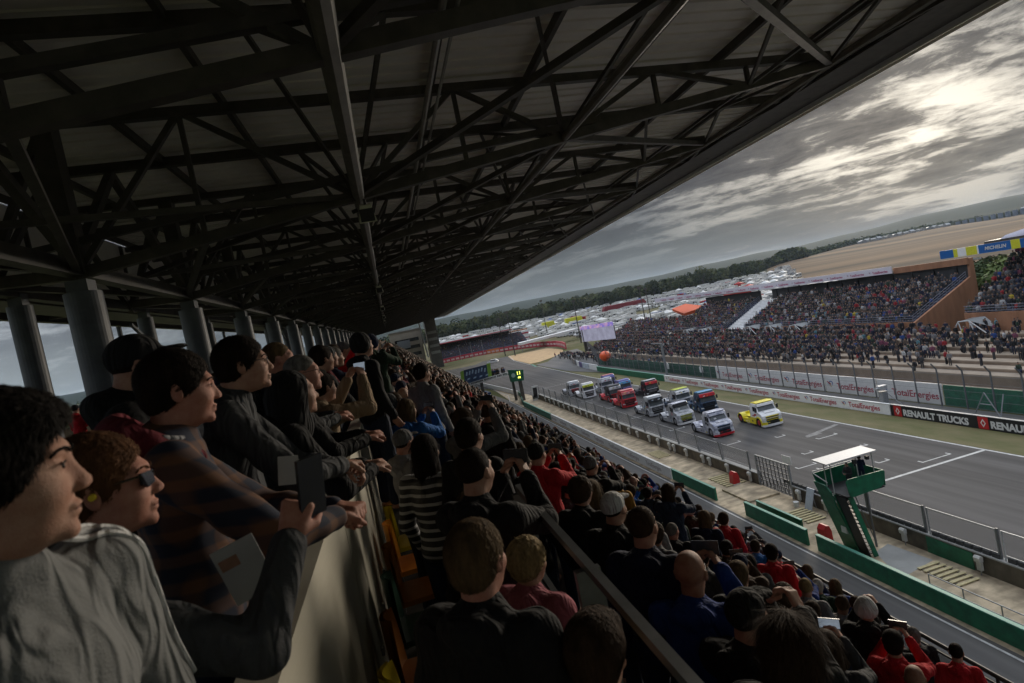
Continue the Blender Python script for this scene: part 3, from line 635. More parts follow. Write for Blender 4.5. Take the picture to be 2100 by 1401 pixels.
for i in range(15):
    t = i / 15; mb.box((24.42 - 1.0 * t - .12, 28.84, .2 + 3.7 * t), (24.42 - 1.0 * t + .12, 29.6, .24 + 3.7 * t))
mb.build('steps', black, T)
slab('stair_back', [(24.3, 28.84, 0), (24.3, 29.6, 0), (23.3, 29.6, 3.8), (23.3, 28.84, 3.8)], (-.04, 0, 0), black)
slab('handrail', [(24.78, 28.9, .9), (24.82, 28.9, .9), (23.8, 28.9, 4.5), (23.76, 28.9, 4.5)], (0, .04, 0), mat('rail_dark', (.1, .1, .1), .4, .1))
slab('platform_panel', [(23.42, 28.6, 3.95), (23.7, 28.6, 3.86), (25.5, 28.6, 3.95), (25.75, 28.6, 4.1), (25.95, 28.6, 4.75), (25.85, 28.6, 4.9), (23.45, 28.6, 4.95), (23.3, 28.6, 4.8)], (0, .05, 0), green)
slab('platform_panel', [(23.3, 30.9, 3.9), (25.9, 30.9, 3.9), (25.95, 30.9, 4.9), (23.0, 30.9, 4.9)], (0, .05, 0), green)
slab('platform_panel', [(25.88, 28.66, 3.95), (25.88, 30.88, 3.95), (25.95, 30.88, 4.88), (25.95, 28.66, 4.85)], (.04, 0, 0), green)
slab('platform_floor', [(23.3, 28.66, 3.88), (25.86, 28.66, 3.88), (25.86, 30.88, 3.88), (23.3, 30.88, 3.88)], (0, 0, .06), black)
mb = MB(); mb.beam((25.5, 29.7, 0), (25.4, 29.7, 3.86), .09); mb.build('prop', mat('rail_dark', (0, 0, 0)), T)
cn = slab('canopy', [(22.5, 28.95, 5.93), (25.95, 28.95, 5.93), (25.9, 30.05, 6.0), (22.45, 30.05, 6.0)], (0, 0, .07), mat('canopy_white', (.55, .55, .54), .5, .08, 3, stretch=(6, 1, 1)))
mb = MB()
for x, y_, z_ in ((23.1, 29.95, 4.3), (24.6, 29.1, 3.95), (25.7, 29.1, 3.95), (25.6, 29.95, 3.95), (23.0, 29.3, 4.0)): mb.tube((x, y_, z_), (x, y_, 5.97), .03, n=6)
mb.tube((23.0, 30.92, 5.0), (25.9, 30.92, 5.0), .03, n=6); mb.tube((23.0, 29.75, 4.6), (22.98, 30.92, 4.95), .03, n=6)
mb.build('posts', mat('rail_light', (.4, .42, .4), .4, .1), T)
mb = MB(); mb.box((24.33, 28.9, 5.55), (24.5, 29.1, 5.8)); mb.box((25.2, 28.9, 5.6), (25.35, 29.1, 5.8)); mb.build('lamps', black, T)
mb = MB(); mb.box((23.8, 29.9, 1.2), (23.93, 30.3, 1.6)); mb.build('notice', white, T)
# ------------------------------------------------------------------ gantry with clock, banner and footbridge
B = empty('footbridge', (0, 120, 0), label='white footbridge band with dark print and photographers across the pit lane', cat='bridge')
slab('bridge_band', [(13.5, 120, 5.2), (22.6, 120, 5.7), (22.6, 120, 6.35), (13.5, 120, 6.0)], (0, .3, 0), whiteb, B)
B.location = (0, 0, 0)
mb = MB(); x = 13.8; random.seed(4)          # the words are too blurred to read in the photograph: short dark strokes only
while x < 22.2:
    w = random.choice((.16, .22, .28)); z = 5.28 + (x - 13.5) * .052; mb.box((x, 119.97, z + random.choice((.16, .2))), (x + w, 119.995, z + .52)); x += w + random.choice((.08, .08, .1, .3))
mb.build('faded_print', mat('print_dark', (.09, .09, .1), .7, .3, 20), B)
slab('deck', [(11, 120.3, 5.35), (23.2, 120.3, 5.7), (23.2, 122.8, 5.7), (11, 122.8, 5.35)], (0, 0, .12), steeld, B)
mb = MB(); mb.beam((23.5, 121, 0), (23.5, 121, 5.6), .5); mb.beam((16.9, 121, 0), (16.9, 121, 5.3), .6); mb.build('pier', steeld, B)
LS = empty('led_screen', (0, 0, 0), label='blue and green advertising screen above the far end of the pits', cat='screen')
slab('screen', [(13.3, 119.2, 5.9), (18.3, 119.2, 6.3), (18.5, 119.2, 8.9), (13.6, 119.2, 8.75)], (0, .3, 0), mat('screen_blue', (.02, .045, .11), .4, .3, 1.0), LS)
mb = MB()
for i in range(7):
    x = 13.8 + i * .64; z = 7.9 + (i % 3) * .1
    mb.add([(x, 119.17, z - .35), (x + .3, 119.17, z - .4), (x + .55, 119.17, z + .35), (x + .25, 119.17, z + .42)], [(0, 3, 2, 1)])
    if i % 2 == 0: mb.add([(x + .1, 119.17, 6.6), (x + .7, 119.17, 6.7), (x + .85, 119.17, 7.0), (x + .3, 119.17, 6.95)], [(0, 3, 2, 1)])
for k in (-1,): mb.build('artwork', mat('pale_blue', (.32, .45, .6), .5, .2, 1.5), LS)
slab('side_strip', [(12.6, 119.25, 5.7), (13.28, 119.25, 5.8), (13.55, 119.25, 8.7), (12.9, 119.25, 8.6)], (0, .25, 0), mat('lime', (.22, .42, .05), .5, .1), LS)
slab('side_strip', [(18.32, 119.25, 6.3), (19.1, 119.25, 6.35), (19.3, 119.25, 9.1), (18.52, 119.25, 9.0)], (0, .25, 0), mat('lime', (0, 0, 0)), LS)
CB = empty('race_clock', (0, 0, 0), label='green race clock box with yellow digits on a dark post', cat='clock')
slab('casing', [(22.6, 118, 4.35), (25.3, 118, 4.1), (25.6, 118, 6.3), (22.5, 118, 6.9)], (0, 1.0, 0), mat('clock_green', (.004, .10, .05), .5, .1), CB)
dg = text_mesh('11', .95, mat('digit', (.75, .8, .1), .5, .05, emit=1.2), bold=.02); dg2 = text_mesh('44', .6, MATS['digit'], bold=.02)
dg.transform(face_minus_y(24.0, 117.97, 5.55)); dg2.transform(face_minus_y(24.15, 117.97, 4.75)); link(join_meshes('digits', [(dg, Matrix()), (dg2, Matrix())]), 'digits', CB)
mb = MB(); mb.prism([(.45 * math.cos(a), .45 * math.sin(a)) for a in np.linspace(0, 2 * math.pi, 13)[:-1]], 'y', 117.95, 117.99); o = mb.build('dial', mat('dial', (.35, .5, .45), .5, .1), CB); o.location = (23.3, 0, 5.6)
mb = MB(); mb.box((24.2, 118.3, 0), (24.9, 118.8, 4.3)); mb.build('post', steeld, CB)
o = empty('light_panel', (25.6, 114.6, 0), label='white framed starting light panel standing past the clock post', cat='signal'); slab('frame', [(0, 0, .4), (1.3, 0, .4), (1.5, 0, 2.9), (.2, 0, 2.9)], (0, .2, 0), white, o); slab('face', [(.25, -.02, .7), (1.1, -.02, .7), (1.25, -.02, 2.6), (.4, -.02, 2.6)], (0, .015, 0), black, o)
slab('service_truck_', [(0, 0, 0), (1, 0, 0), (1, 0, 1), (0, 0, 1)], (0, .1, 0), white, o).name = 'foot'
o = empty('service_lorry', (17.2, 123.5, 0), rz=R(4), label='small blue and white lorry in the pit lane under the footbridge', cat='lorry')
mb = MB(); mb.box((-1.1, -2.4, .5), (1.1, 2.2, 2.9)); mb.build('body', mat('lorry_blue', (.03, .06, .16), .5, .3, 1.5), o); mb = MB(); mb.box((-1.0, -3.6, .5), (1.0, -2.42, 2.4)); mb.build('cab', whiteb, o); mb = MB(); mb.box((-.9, -3.64, 1.4), (.9, -3.605, 2.2)); mb.build('windscreen', darkglass, o)
for s in (-1, 1):
    for y in (-2.9, 1.4): mb = MB(); mb.tube((s * .95, y, .42), (s * 1.12, y, .42), .42, n=14); mb.build('wheel', black, o)
# buildings at the far end of the stand
o = empty('pit_building', (0, 0, 0), label='beige end building beyond the far end of the roofed stand', cat='building')
mb = MB(); mb.box((1, 286, 0), (16, 300, 20.3)); mb.build('wall', mat('beige_render', (.44, .40, .33), .8, .12, .4), o)
mb = MB()
for z in (8, 11.5, 15): mb.box((3, 285.9, z), (14.5, 285.99, z + 1.6))
mb.build('window', darkglass, o); mb = MB(); mb.box((4, 285.7, 12.2), (10, 285.86, 16)); mb.build('screen_wall', mat('pale_blue_grey', (.3, .34, .38), .6, .1), o)
mb = MB(); mb.box((.6, 285.5, 20.3), (16.4, 300.5, 20.8)); mb.build('roof', concl, o)
o = empty('control_tower', (0, 0, 0), label='dark louvred tower beside the beige end building', cat='tower')
mb = MB(); mb.box((18.2, 280, 0), (23.4, 288, 24)); mb.build('wall', mat('tower_dark', (.085, .08, .07), .8, .2, .5), o); mb = MB()
for z in (7, 10.2, 13.4, 16.6): mb.box((18.6, 279.9, z), (23.0, 279.98, z + 1.3))
mb.build('louvre', mat('tower_pale', (.24, .25, .23), .7, .2, 2), o)
mb = MB(); mb.tube((16.8, 279, 6), (15.6, 279, 23.5), .35, n=10); mb.build('leaning_mast', mat('mast_grey', (.4, .42, .44), .5, .1), label='tall pale mast leaning in front of the far end tower', cat='mast')
o = wall_x('far_barrier', 0, .1, 0, 1, 0, 1, redsign); bpy.data.objects.remove(o)
FB = empty('curve_barrier', (0, 0, 0), label='long red and pink advertising barrier around the far curve', cat='barrier')
pts = [(24, 302), (34, 304), (44, 302), (52, 297), (60, 289), (66, 279), (70, 266), (71.5, 250), (70, 236), (67.5, 224)]
mb = MB(); k = 0
for i in range(len(pts) - 1):
    p, q = Vector((*pts[i], 1.25)), Vector((*pts[i + 1], 1.25)); n = 4
    for j in range(n):
        a, b = p.lerp(q, j / n), p.lerp(q, (j + 1) / n); mb.beam(a, b, .4, 2.5, m=(0 if i < 7 else 1) if not 9 < k < 13 else 2)
        c, d = a.lerp(b, .15), a.lerp(b, .85); nn = Vector((-(b - a).y, (b - a).x, 0)).normalized() * -.24
        mb.beam(c + nn, d + nn, .03, .9, m=3); k += 1
mb.build('panels', [redsign, mat('pink_panel', (.5, .06, .09), .5, .1), orange, mat('pink_print', (.6, .42, .42), .5, .1)], FB)
o = empty('safety_car', (39.4, 236, 0), rz=R(70), label='small white car parked on the far bend of the track', cat='car')
mb = MB(); mb.prism([(-2.3, .35), (2.2, .35), (2.25, .8), (1.3, .95), (.7, 1.45), (-1.3, 1.5), (-2.2, 1.0)], 'x', -.9, .9); mb.build('body', whiteb, o); mb = MB(); mb.box((-.92, -1.2, 1.0), (.92, .8, 1.38)); mb.build('windows', darkglass, o)
# ------------------------------------------------------------------ terrace and grandstands across the track
crowd_pts = []      # (x, y, z, heading, scale, seated)
terr = []           # standing people on the terrace, farther ones feed the crowd too
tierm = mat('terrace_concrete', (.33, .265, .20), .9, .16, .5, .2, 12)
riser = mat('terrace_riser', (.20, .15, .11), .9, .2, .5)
TE = empty('terrace', (0, 0, 0), label='stepped pale concrete spectator terrace behind the debris fence', cat='terrace')
TX = [60.0, 61.6, 63.2, 64.8, 66.4, 68.2, 70.0]; TZ = [1.6, 1.95, 2.35, 2.75, 3.2, 3.65, 4.1]
mb = MB(); rb = MB()
mb.box((58.8, 15, -.05), (60, 175, .3), 0)
for i in range(len(TX)):
    x1 = TX[i + 1] if i < len(TX) - 1 else 71.7
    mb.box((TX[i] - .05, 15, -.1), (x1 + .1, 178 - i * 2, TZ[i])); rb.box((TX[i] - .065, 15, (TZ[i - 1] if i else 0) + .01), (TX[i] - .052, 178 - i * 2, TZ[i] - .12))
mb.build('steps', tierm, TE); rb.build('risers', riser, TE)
def tribune(name, lab, xb, zb_, xt, zt_, y0, y1, roofx, zr, brickend=True, dark=True, nrow=13, back=85.0, base=None):
    o = empty(name, (0, 0, 0), label=lab, cat='grandstand')
    mb = MB(); n = nrow
    for i in range(n):
        a = i / n; mb.box((xb + (xt - xb) * i / n, y0 + .2, 0), (xb + (xt - xb) * (i + 1) / n + .02, y1 - .2, zb_ + (zt_ - zb_) * i / (n - 1)))
    mb.build('seating', mat('stand_seating', (.06, .07, .11), .8, .3, .8), o)
    mb = MB(); mb.box((xb - .3, y0, 0), (xb - .02, y1, zb_ + .25)); mb.build('front_wall', base or brick, o)
    r = MB()
    for z in (.45, .8, 1.15): r.tube((xb - .2, y0, zb_ + z), (xb - .2, y1, zb_ + z), .03, n=4)
    y = y0
    while y < y1: r.tube((xb - .2, y, zb_ + .2), (xb - .2, y, zb_ + 1.15), .03, n=4); y += 2
    for z in (.4, .75, 1.1): r.tube((xb - .2, y0 + .1, zb_ + z), (xt, y0 + .1, zt_ + z + .1), .035, n=4)
    for i in range(9): t = i / 8; r.tube((xb + (xt - xb) * t, y0 + .1, zb_ + (zt_ - zb_) * t), (xb + (xt - xb) * t, y0 + .1, zb_ + (zt_ - zb_) * t + 1.15), .035, n=4)
    r.build('railing', mat('rail_blue_grey', (.16, .17, .22), .5, .1), o)
    return o
R3 = tribune('far_grandstand', 'far grandstand with clay coloured end wall and long TotalEnergies roof banner', 71.7, 5.3, 81.9, 9.7, 69, 109.3, 82, 13)
slab('end_wall', [(71.3, 69, 0), (83.1, 69, 0), (83.1, 69, 12.75), (82.4, 69, 12.75), (82.2, 69, 10.1), (71.3, 69, 5.45)], (0, -.35, 0), brick, R3)
mb = MB(); mb.box((82.0, 68.7, 11.9), (82.3, 81.2, 12.85)); mb.build('fascia', brick, R3)
mb = MB(); mb.box((82.32, 69, 0), (82.5, 113, 12.0)); mb.build('back_wall', mat('stand_back', (.035, .035, .036), .8, .3, .4), R3)
mb = MB()
for i in range(12): mb.box((82.1, 70.5 + i * 3.7, 9.8), (82.3, 70.9 + i * 3.7, 11.9))
mb.build('pillars', black, R3)
mb = MB(); mb.prism([(82.31, 12.7), (85, 12.4), (85, 12.2), (82.31, 12.5)], 'y', 69, 81.3); mb.prism([(81.62, 12.5), (85, 12.2), (85, 12.0), (81.62, 12.3)], 'y', 81.3, 168); mb.build('roof', mat('roof_pale', (.45, .46, .47), .6, .15, .6), R3)
mb = MB(); mb.add([(81.5, 81.0, 12.05), (81.5, 167.7, 12.75), (81.5, 167.7, 13.85), (81.5, 81.0, 13.2), (81.6, 81.0, 12.05), (81.6, 167.7, 12.75), (81.6, 167.7, 13.85), (81.6, 81.0, 13.2)], [(0, 3, 2, 1), (4, 5, 6, 7), (0, 1, 5, 4), (2, 3, 7, 6), (1, 2, 6, 5), (0, 4, 7, 3)]); bn = mb.build('banner', mat('banner_lilac', (.70, .66, .72), .6, .06), R3)
bt = text_mesh('TotalEnergies', 1., mat('banner_print', (.42, .06, .16), .6, .05), bold=.02); xs = [v.co.x for v in bt.vertices]; bt.transform(Matrix.Scale(3.1 / (max(xs) - min(xs)), 4)); bl = logo(.28)
parts = []
for i in range(17):
    y = 84.9 + i * 4.9; z = 12.28 + (y - 81) * .0076; parts += [(bt, face_minus_x(81.48, y, z)), (bl, face_minus_x(81.48, y + .5, z + .25))]
link(join_meshes('lettering', parts), 'lettering', bn)
mb = MB(); mb.prism([(74.5, 0), (82, 0), (82, 9.6), (73, 5.2), (71.7, 5.0), (71.7, 0)], 'y', 116.5, 116.8)
for i in range(22): t = i / 22; mb.box((70.5 + 11.5 * t, 109.8, 0), (70.5 + 11.5 * (t + 1 / 22), 116.4, 4.6 + 5.6 * t))
mb.build('stairway', mat('stair_white', (.62, .62, .62), .8, .15, .8), label='pale stairway between the two far grandstand blocks', cat='stairs')
R4 = tribune('far_grandstand', 'second far grandstand block left of the pale stairway', 71.7, 5.0, 81.9, 9.6, 117, 140, 82, 13, base=mat('stand_white_wall', (.6, .6, .6), .8, .12))
mb = MB(); mb.box((82.32, 117, 0), (82.5, 140, 12.0)); mb.build('back_wall', mat('stand_back', (0, 0, 0)), R4)
R5 = tribune('far_grandstand', 'low uncovered far grandstand block near the giant screen', 71.7, 4.4, 79, 7.2, 141, 182, 82, 13, nrow=9, base=mat('stand_grey_wall', (.22, .22, .24), .8, .12))
# tents, shelters in front of the stands
def shelter(x, y, z, lab, w=3.2, m=None):
    o = empty('entrance_canopy', (x, y, z), label=lab, cat='shelter', group='sloping white entrance frames along the terrace')
    mb = MB(); mb.prism([(-w / 2, 0), (-w * .15, 1.6), (w * .25, 1.7), (w * .62, .5), (w * .55, .42), (w * .22, 1.5), (-w * .12, 1.4), (-w / 2 + .12, 0)], 'y', -1.3, 1.3) if False else mb.add([(-1.4, -1.6, 0), (-1.4, 1.6, 0), (-1.0, .9, 1.7), (-1.0, -.5, 1.8), (1.3, -2.4, .3), (1.3, -.7, 1.9), (1.3, .9, 1.8)], [(3, 5, 6, 2), (3, 4, 5), (3, 2, 6, 5)])
    mb.build('sheet', m or mat('shelter_grey', (.27, .28, .28), .6, .1), o, ); mb = MB(); 
    for p, q in (((-1.4, -1.6, 0), (-1., -.5, 1.8)), ((-1.4, 1.6, 0), (-1., .9, 1.7)), ((-1., -.5, 1.8), (-1., .9, 1.7)), ((-1., -.5, 1.8), (-1.2, -2.6, .3)), ((-1.3, .2, 0), (-1., .9, 1.7))): mb.tube(p, q, .07, n=5)
    mb.build('frame', mat('frame_white', (.5, .5, .5), .5, .1), o)
for x, y, z, lab in [(70.2, 59.5, 4.1, 'grey sloping entrance frame on the terrace at the far right, the largest'), (70.6, 91.5, 4.3, 'sloping entrance frame under the big far grandstand, nearest of the row'), (70.6, 98.5, 4.3, 'sloping entrance frame under the big far grandstand, second of the row'), (70.6, 105, 4.3, 'sloping entrance frame under the big far grandstand, third of the row'), (70.6, 123, 4.1, 'sloping entrance frame below the second grandstand block, right one'), (70.6, 130, 4.1, 'sloping entrance frame below the second grandstand block, left one')]: shelter(x, y, z, lab)
mb = MB(); mb.add([(67, 133, 2.8), (72, 136, 4.2), (71.5, 142, 4.4), (68, 141, 3.0), (69.5, 138, 5.4)], [(0, 1, 4), (1, 2, 4), (2, 3, 4), (3, 0, 4)]); mb.build('peaked_tent', mat('tent_cream', (.5, .48, .4), .7, .1), label='pointed cream tent on the terrace below the second grandstand', cat='tent')
mb = MB(); mb.add([(84, 156, 8.2), (92, 178, 9.2), (96, 176, 10.0), (89, 152, 9.2), (84, 156, 7.4), (92, 178, 8.4), (96, 176, 9), (89, 152, 8.2)], [(0, 1, 2, 3), (4, 7, 6, 5), (0, 4, 5, 1), (3, 2, 6, 7), (0, 3, 7, 4), (1, 5, 6, 2)]); mb.build('marquee', mat('marquee_orange', (.58, .085, .02), .7, .1), label='bright orange marquee roof behind the terrace crowd', cat='marquee')
# giant screen
SC = empty('giant_screen', (0, 0, 0), label='bright giant video screen with blue and red header behind the terrace', cat='screen')
slab('screen', [(61.5, 184, 4.4), (65.6, 166, 4.6), (65.6, 166, 8.6), (61.5, 184, 8.3)], (.4, .1, 0), mat('screen_lilac', (.42, .42, .52), .4, .12, .45, emit=.2, col2=(.28, .27, .36)), SC)
slab('header', [(61.4, 184, 8.35), (65.5, 166, 8.65), (65.5, 166, 9.8), (61.4, 184, 9.5)], (.5, .1, 0), mat('screen_header', (.07, .08, .42), .4, .5, .7, emit=.35, col2=(.5, .30, .38)), SC)
mb = MB(); mb.box((61.6, 183, 0), (62.4, 183.8, 9)); mb.box((65.8, 166.4, 0), (66.4, 167, 8.6)); mb.build('supports', steeld, SC)
# stand with blue and yellow roof band at the right edge
R6 = tribune('far_grandstand', 'far grandstand at the right edge under a blue and yellow tyre maker roof band', 72.5, 6.1, 82.5, 12.2, 18, 62, 77, 14, base=brick)
mb = MB(); mb.box((77.2, 20, 14.6), (86, 62, 14.9)); 
for y in (57.0, 44, 31): mb.beam((78.3, y, 6), (78.3, y, 14.6), .35)
mb.build('roof_frame', steeld, R6)
mb = MB(); n = 12
for i in range(n):
    a0, a1 = math.pi * i / n, math.pi * (i + 1) / n
    mb.add([(77.3, 60 - 20 * (1 - math.cos(a0)) , 14.9 + 1.5 * math.sin(a0)), (77.3, 60 - 20 * (1 - math.cos(a1)), 14.9 + 1.5 * math.sin(a1)), (85, 60 - 20 * (1 - math.cos(a1)), 14.9 + 2.2 * math.sin(a1)), (85, 60 - 20 * (1 - math.cos(a0)), 14.9 + 2.2 * math.sin(a0)), (77.3, 60 - 20 * (1 - math.cos(a0)), 14.85), (77.3, 60 - 20 * (1 - math.cos(a1)), 14.85)], [(0, 1, 2, 3), (0, 4, 5, 1)])
mb.build('roof_membrane', mat('membrane', (.62, .60, .70), .5, .08), R6, smooth=True)
bd = MB(); segs = [(68.2, 66.2, 1), (66.2, 65.6, 2), (65.6, 64.4, 0), (64.4, 62.9, 2), (62.9, 62.7, 0), (62.7, 58.6, 1), (58.6, 57.5, 2), (57.5, 53.5, 1), (53.5, 51.5, 2), (51.5, 47, 1), (47, 45.9, 2), (45.9, 41.9, 1)]
for a, b, m in segs: bd.box((77.0, b, 13.45), (77.15, a - .002, 14.58), m)
band = bd.build('roof_band', [whiteb, blue, yellow], R6)
mt = text_mesh('MICHELIN', 1., white, bold=.03); mt.transform(Matrix.Shear('XZ', 4, (0, 0)) if False else Matrix(((1, .18, 0, 0), (0, 1, 0, 0), (0, 0, 1, 0), (0, 0, 0, 1)))); xs = [v.co.x for v in mt.vertices]; mt.transform(Matrix.Scale(2.75 / (max(xs) - min(xs)), 4))
link(join_meshes('lettering', [(mt, face_minus_x(76.985, 61.9, 13.82)), (mt, face_minus_x(76.985, 56.3, 13.82)), (mt, face_minus_x(76.985, 50.6, 13.82))]), 'lettering', band)
# far stand behind the curve
R7 = empty('far_grandstand', (0, 0, 0), label='long low roofed grandstand behind the far curve', cat='grandstand')
mb = MB()
for i in range(8): mb.box((22, 306 + i * 1.7, 0), (72, 308 + i * 1.7, 2.6 + i * .75))
mb.build('seating', mat('stand_seating', (0, 0, 0)), R7); mb = MB(); mb.add([(20, 312, 10.2), (66, 312, 9.6), (66, 324, 9.4), (20, 324, 10.2), (20, 312, 10.9), (66, 312, 10.3), (66, 324, 10.1), (20, 324, 10.9)], [(0, 3, 2, 1), (4, 5, 6, 7), (0, 1, 5, 4), (1, 2, 6, 5)]); mb.build('roof', mat('roof_pale', (0, 0, 0)), R7)
mb = MB(); mb.box((20, 311.8, 10.0), (66, 311.95, 10.4)); mb.build('fascia', mat('pink_panel', (0, 0, 0)), R7); mb = MB(); mb.box((20, 321, 2), (66, 321.3, 10)); mb.build('back_wall', MATS['stand_back'], R7)
for i, x in enumerate((34, 40, 46)): mb = MB(); mb.tube((x, 298, 0), (x, 298, 8), .12, n=6); mb.tube((x - .6, 298, 8), (x + .6, 298, 8), .15, n=6); mb.build('fence_pole', steel, label='thin pale pole by the far curve barrier, %s of three' % ('left', 'middle', 'right')[i], cat='pole', group='poles by the far curve')
for i, (px_, py_, h_) in enumerate(((52, 250, 19), (50, 262, 17), (79.5, 240, 18), (104, 226, 18), (118, 250, 17), (90, 330, 22))):
    o = empty('floodlight_mast', (px_, py_, 0), label='tall thin floodlight mast near the far curve, %s from the left' % ('first', 'second', 'third', 'fourth', 'fifth', 'sixth')[i], cat='floodlight mast', group='floodlight masts by the far curve'); mb = MB(); mb.tube((0, 0, 0), (0, 0, h_), .28, .14, n=6); mb.build('pole', steeld, o)
    mb = MB(); mb.box((-.8, -.1, h_ - .2), (.8, .1, h_ + .7)); mb.build('lamp_head', steeld, o)
o = empty('white_marquee', (72, 262, 0)); tag(o, 'long white canopy behind the far curve barrier', 'marquee'); mb = MB(); mb.prism([(-14, 3.2), (14, 4.4), (14, 5.4), (-14, 4.4)], 'y', 0, 6); mb.build('roof', whiteb, o); mb = MB(); mb.box((-13.8, .2, 0), (-13.6, .4, 3.3)); mb.box((13.6, .2, 0), (13.8, .4, 4.3)); mb.build('poles', steel, o)
o = empty('hospitality_unit', (62, 330, 0)); tag(o, 'white and red hospitality unit left of the long canopy', 'hospitality unit'); mb = MB(); mb.box((0, 0, 0), (17, 6, 7.5)); mb.build('wall', whiteb, o); mb = MB(); mb.box((-.1, -.1, 5.6), (17.1, -.01, 6.4)); mb.box((-.1, -.1, 3.0), (17.1, -.01, 3.5)); mb.build('stripe', redsign, o)
# ------------------------------------------------------------------ people: shared stuff mesh of distant spectators
def near_floor(k): return RX(k) + .42, RZ(k)
random.seed(11)
for k in range(ROWS):
    y = 27.0
    while y < 279:
        y += random.uniform(.42, .75) * (1 + (y > 90) * .3)
        if random.random() < .9: crowd_pts.append((RX(k) + .4 + random.uniform(-.1, .15), y, RZ(k), 50 + random.uniform(-25, 25), random.uniform(.9, 1.04), 0))
y = 25
while y < 270: y += random.uniform(.5, .9); crowd_pts.append((-.95 + random.uniform(-.1, .1), y, FZ, 30 + random.uniform(-25, 25), random.uniform(.9, 1.03), 0))
for k in range(200): crowd_pts.append((random.uniform(-5, -1.2), random.uniform(18, 200), FZ, random.uniform(0, 360), 1, 0))
def fill_tribune(xb, zb_, xt, zt_, y0, y1, n, dens):
    for i in range(n):
        x = xb + (xt - xb) * (i + .45) / n; z = zb_ + (zt_ - zb_) * i / (n - 1); y = y0 + .4
        while y < y1 - .4:
            y += random.uniform(.42, .62)
            if random.random() < dens * (1 if i < n * .8 else .75): crowd_pts.append((x + random.uniform(-.1, .1), y, z, 225 + random.uniform(-50, 30), random.uniform(.9, 1.05), 1 if random.random() < .9 else 0))
fill_tribune(71.7, 5.3, 81.9, 9.7, 69, 109.3, 13, .93); fill_tribune(71.7, 5.0, 81.9, 9.6, 117, 140, 13, .93); fill_tribune(71.7, 4.4, 79, 7.2, 141, 182, 9, .9); fill_tribune(72.5, 6.1, 82.5, 12.2, 30, 62, 13, .85)
for i in range(8):
    for x in np.arange(22.5, 71, .6):
        if random.random() < .8: crowd_pts.append((x, 307 + i * 1.7, 2.6 + i * .75, 180, 1, 1))
for i in range(4300):
    r_ = random.random(); y = 20 + 158 * random.random(); 
    k = min(6, int(random.random() ** (.55 if y < 60 else .8) * 7)); dens = 1 if y > 72 else (.45 if y > 56 else .28)
    if k < 2: dens *= .6 if y < 95 else .85
    if random.random() < dens:
        x1 = TX[k] + random.uniform(.2, 1.4); cl_ = round(y / 2.2) * 2.2; y2 = cl_ + random.gauss(0, .62) if random.random() < .7 else y
        p = (x1, y2, TZ[k], 225 + random.uniform(-60, 60), random.uniform(.88, 1.06), 1 if random.random() < .35 else 0); crowd_pts.append(p)
for i in range(24): crowd_pts.append((19.3 + random.uniform(0, 3.6), 120.6 + random.uniform(0, 1.8), 5.72, 200, 1, 0))
for i in range(160): crowd_pts.append((random.uniform(54.5, 60), random.uniform(120, 200), 0, 225, 1, 0))
def person_template(seated):
    """rings: (z, rx, ry, material) for trunk, then head; 7-sided"""
    v = []; f = []; m = []
    def rings(rs, n=7, cap=True):
        b = len(v)
        for (cx, cy, z, rx_, ry_) in [r[:5] for r in rs]:
            for i in range(n): a = 2 * math.pi * i / n; v.append((cx + rx_ * math.cos(a), cy + ry_ * math.sin(a), z))
        for k in range(len(rs) - 1):
            for i in range(n): f.append((b + k * n + i, b + k * n + (i + 1) % n, b + (k + 1) * n + (i + 1) % n, b + (k + 1) * n + i)); m.append(rs[k][5])
        f.append(tuple(b + (len(rs) - 1) * n + i for i in range(n))); m.append(rs[-1][5])
    d = -.42 if seated else 0
    if seated: rings([(0, .0, .40, .17, .14, 1), (0, .0, .55, .17, .15, 0), (0, 0, .8, .2, .13, 0), (0, 0, 1.0, .21, .12, 0), (0, -.02, 1.06, .08, .07, 2)]); rings([(0, .2, .0, .13, .08, 1), (0, .22, .4, .16, .24, 1), (0, .15, .55, .15, .2, 1)])
    else:
        for s in (-1, 1): rings([(s * .09, .0, .0, .05, .09, 1), (s * .09, 0, .5, .075, .08, 1), (s * .08, 0, .9, .09, .10, 1)], 5)
        rings([(0, 0, .85, .17, .12, 1), (0, 0, .95, .16, .12, 0), (0, 0, 1.2, .18, .12, 0), (0, 0, 1.4, .21, .11, 0), (0, -.01, 1.5, .07, .07, 2)])
    for s in (-1, 1): rings([(s * .23, .08, .86 + d, .04, .05, 2), (s * .25, .02, .95 + d, .055, .06, 0), (s * .24, -.01, 1.2 + d, .06, .06, 0), (s * .19, 0, 1.44 + d, .06, .05, 0)], 5)
    rings([(0, .02, 1.47 + d, .05, .06, 2), (0, .03, 1.53 + d, .065, .075, 2), (0, .02, 1.6 + d, .075, .09, 2), (0, .0, 1.66 + d, .08, .10, 3), (0, -.01, 1.72 + d, .06, .08, 3), (0, -.01, 1.75 + d, .02, .03, 3)], 7)
    return np.array(v), f, np.array(m)
cloth = [(.012, .012, .014), (.03, .03, .035), (.015, .02, .045), (.05, .05, .055), (.09, .09, .10), (.18, .18, .19), (.40, .40, .40), (.28, .02, .025), (.02, .06, .22), (.11, .08, .06), (.03, .05, .035), (.45, .34, .04), (.10, .22, .26), (.18, .05, .09)]
cw = [20, 14, 12, 10, 8, 6, 4.5, 4, 3.5, 5, 4, .7, 1, 3]
skinc = [(.33, .19, .13), (.26, .14, .09), (.40, .24, .17)]
hairc = [(.012, .009, .007), (.03, .018, .010), (.07, .045, .025), (.16, .11, .05), (.2, .19, .18)]
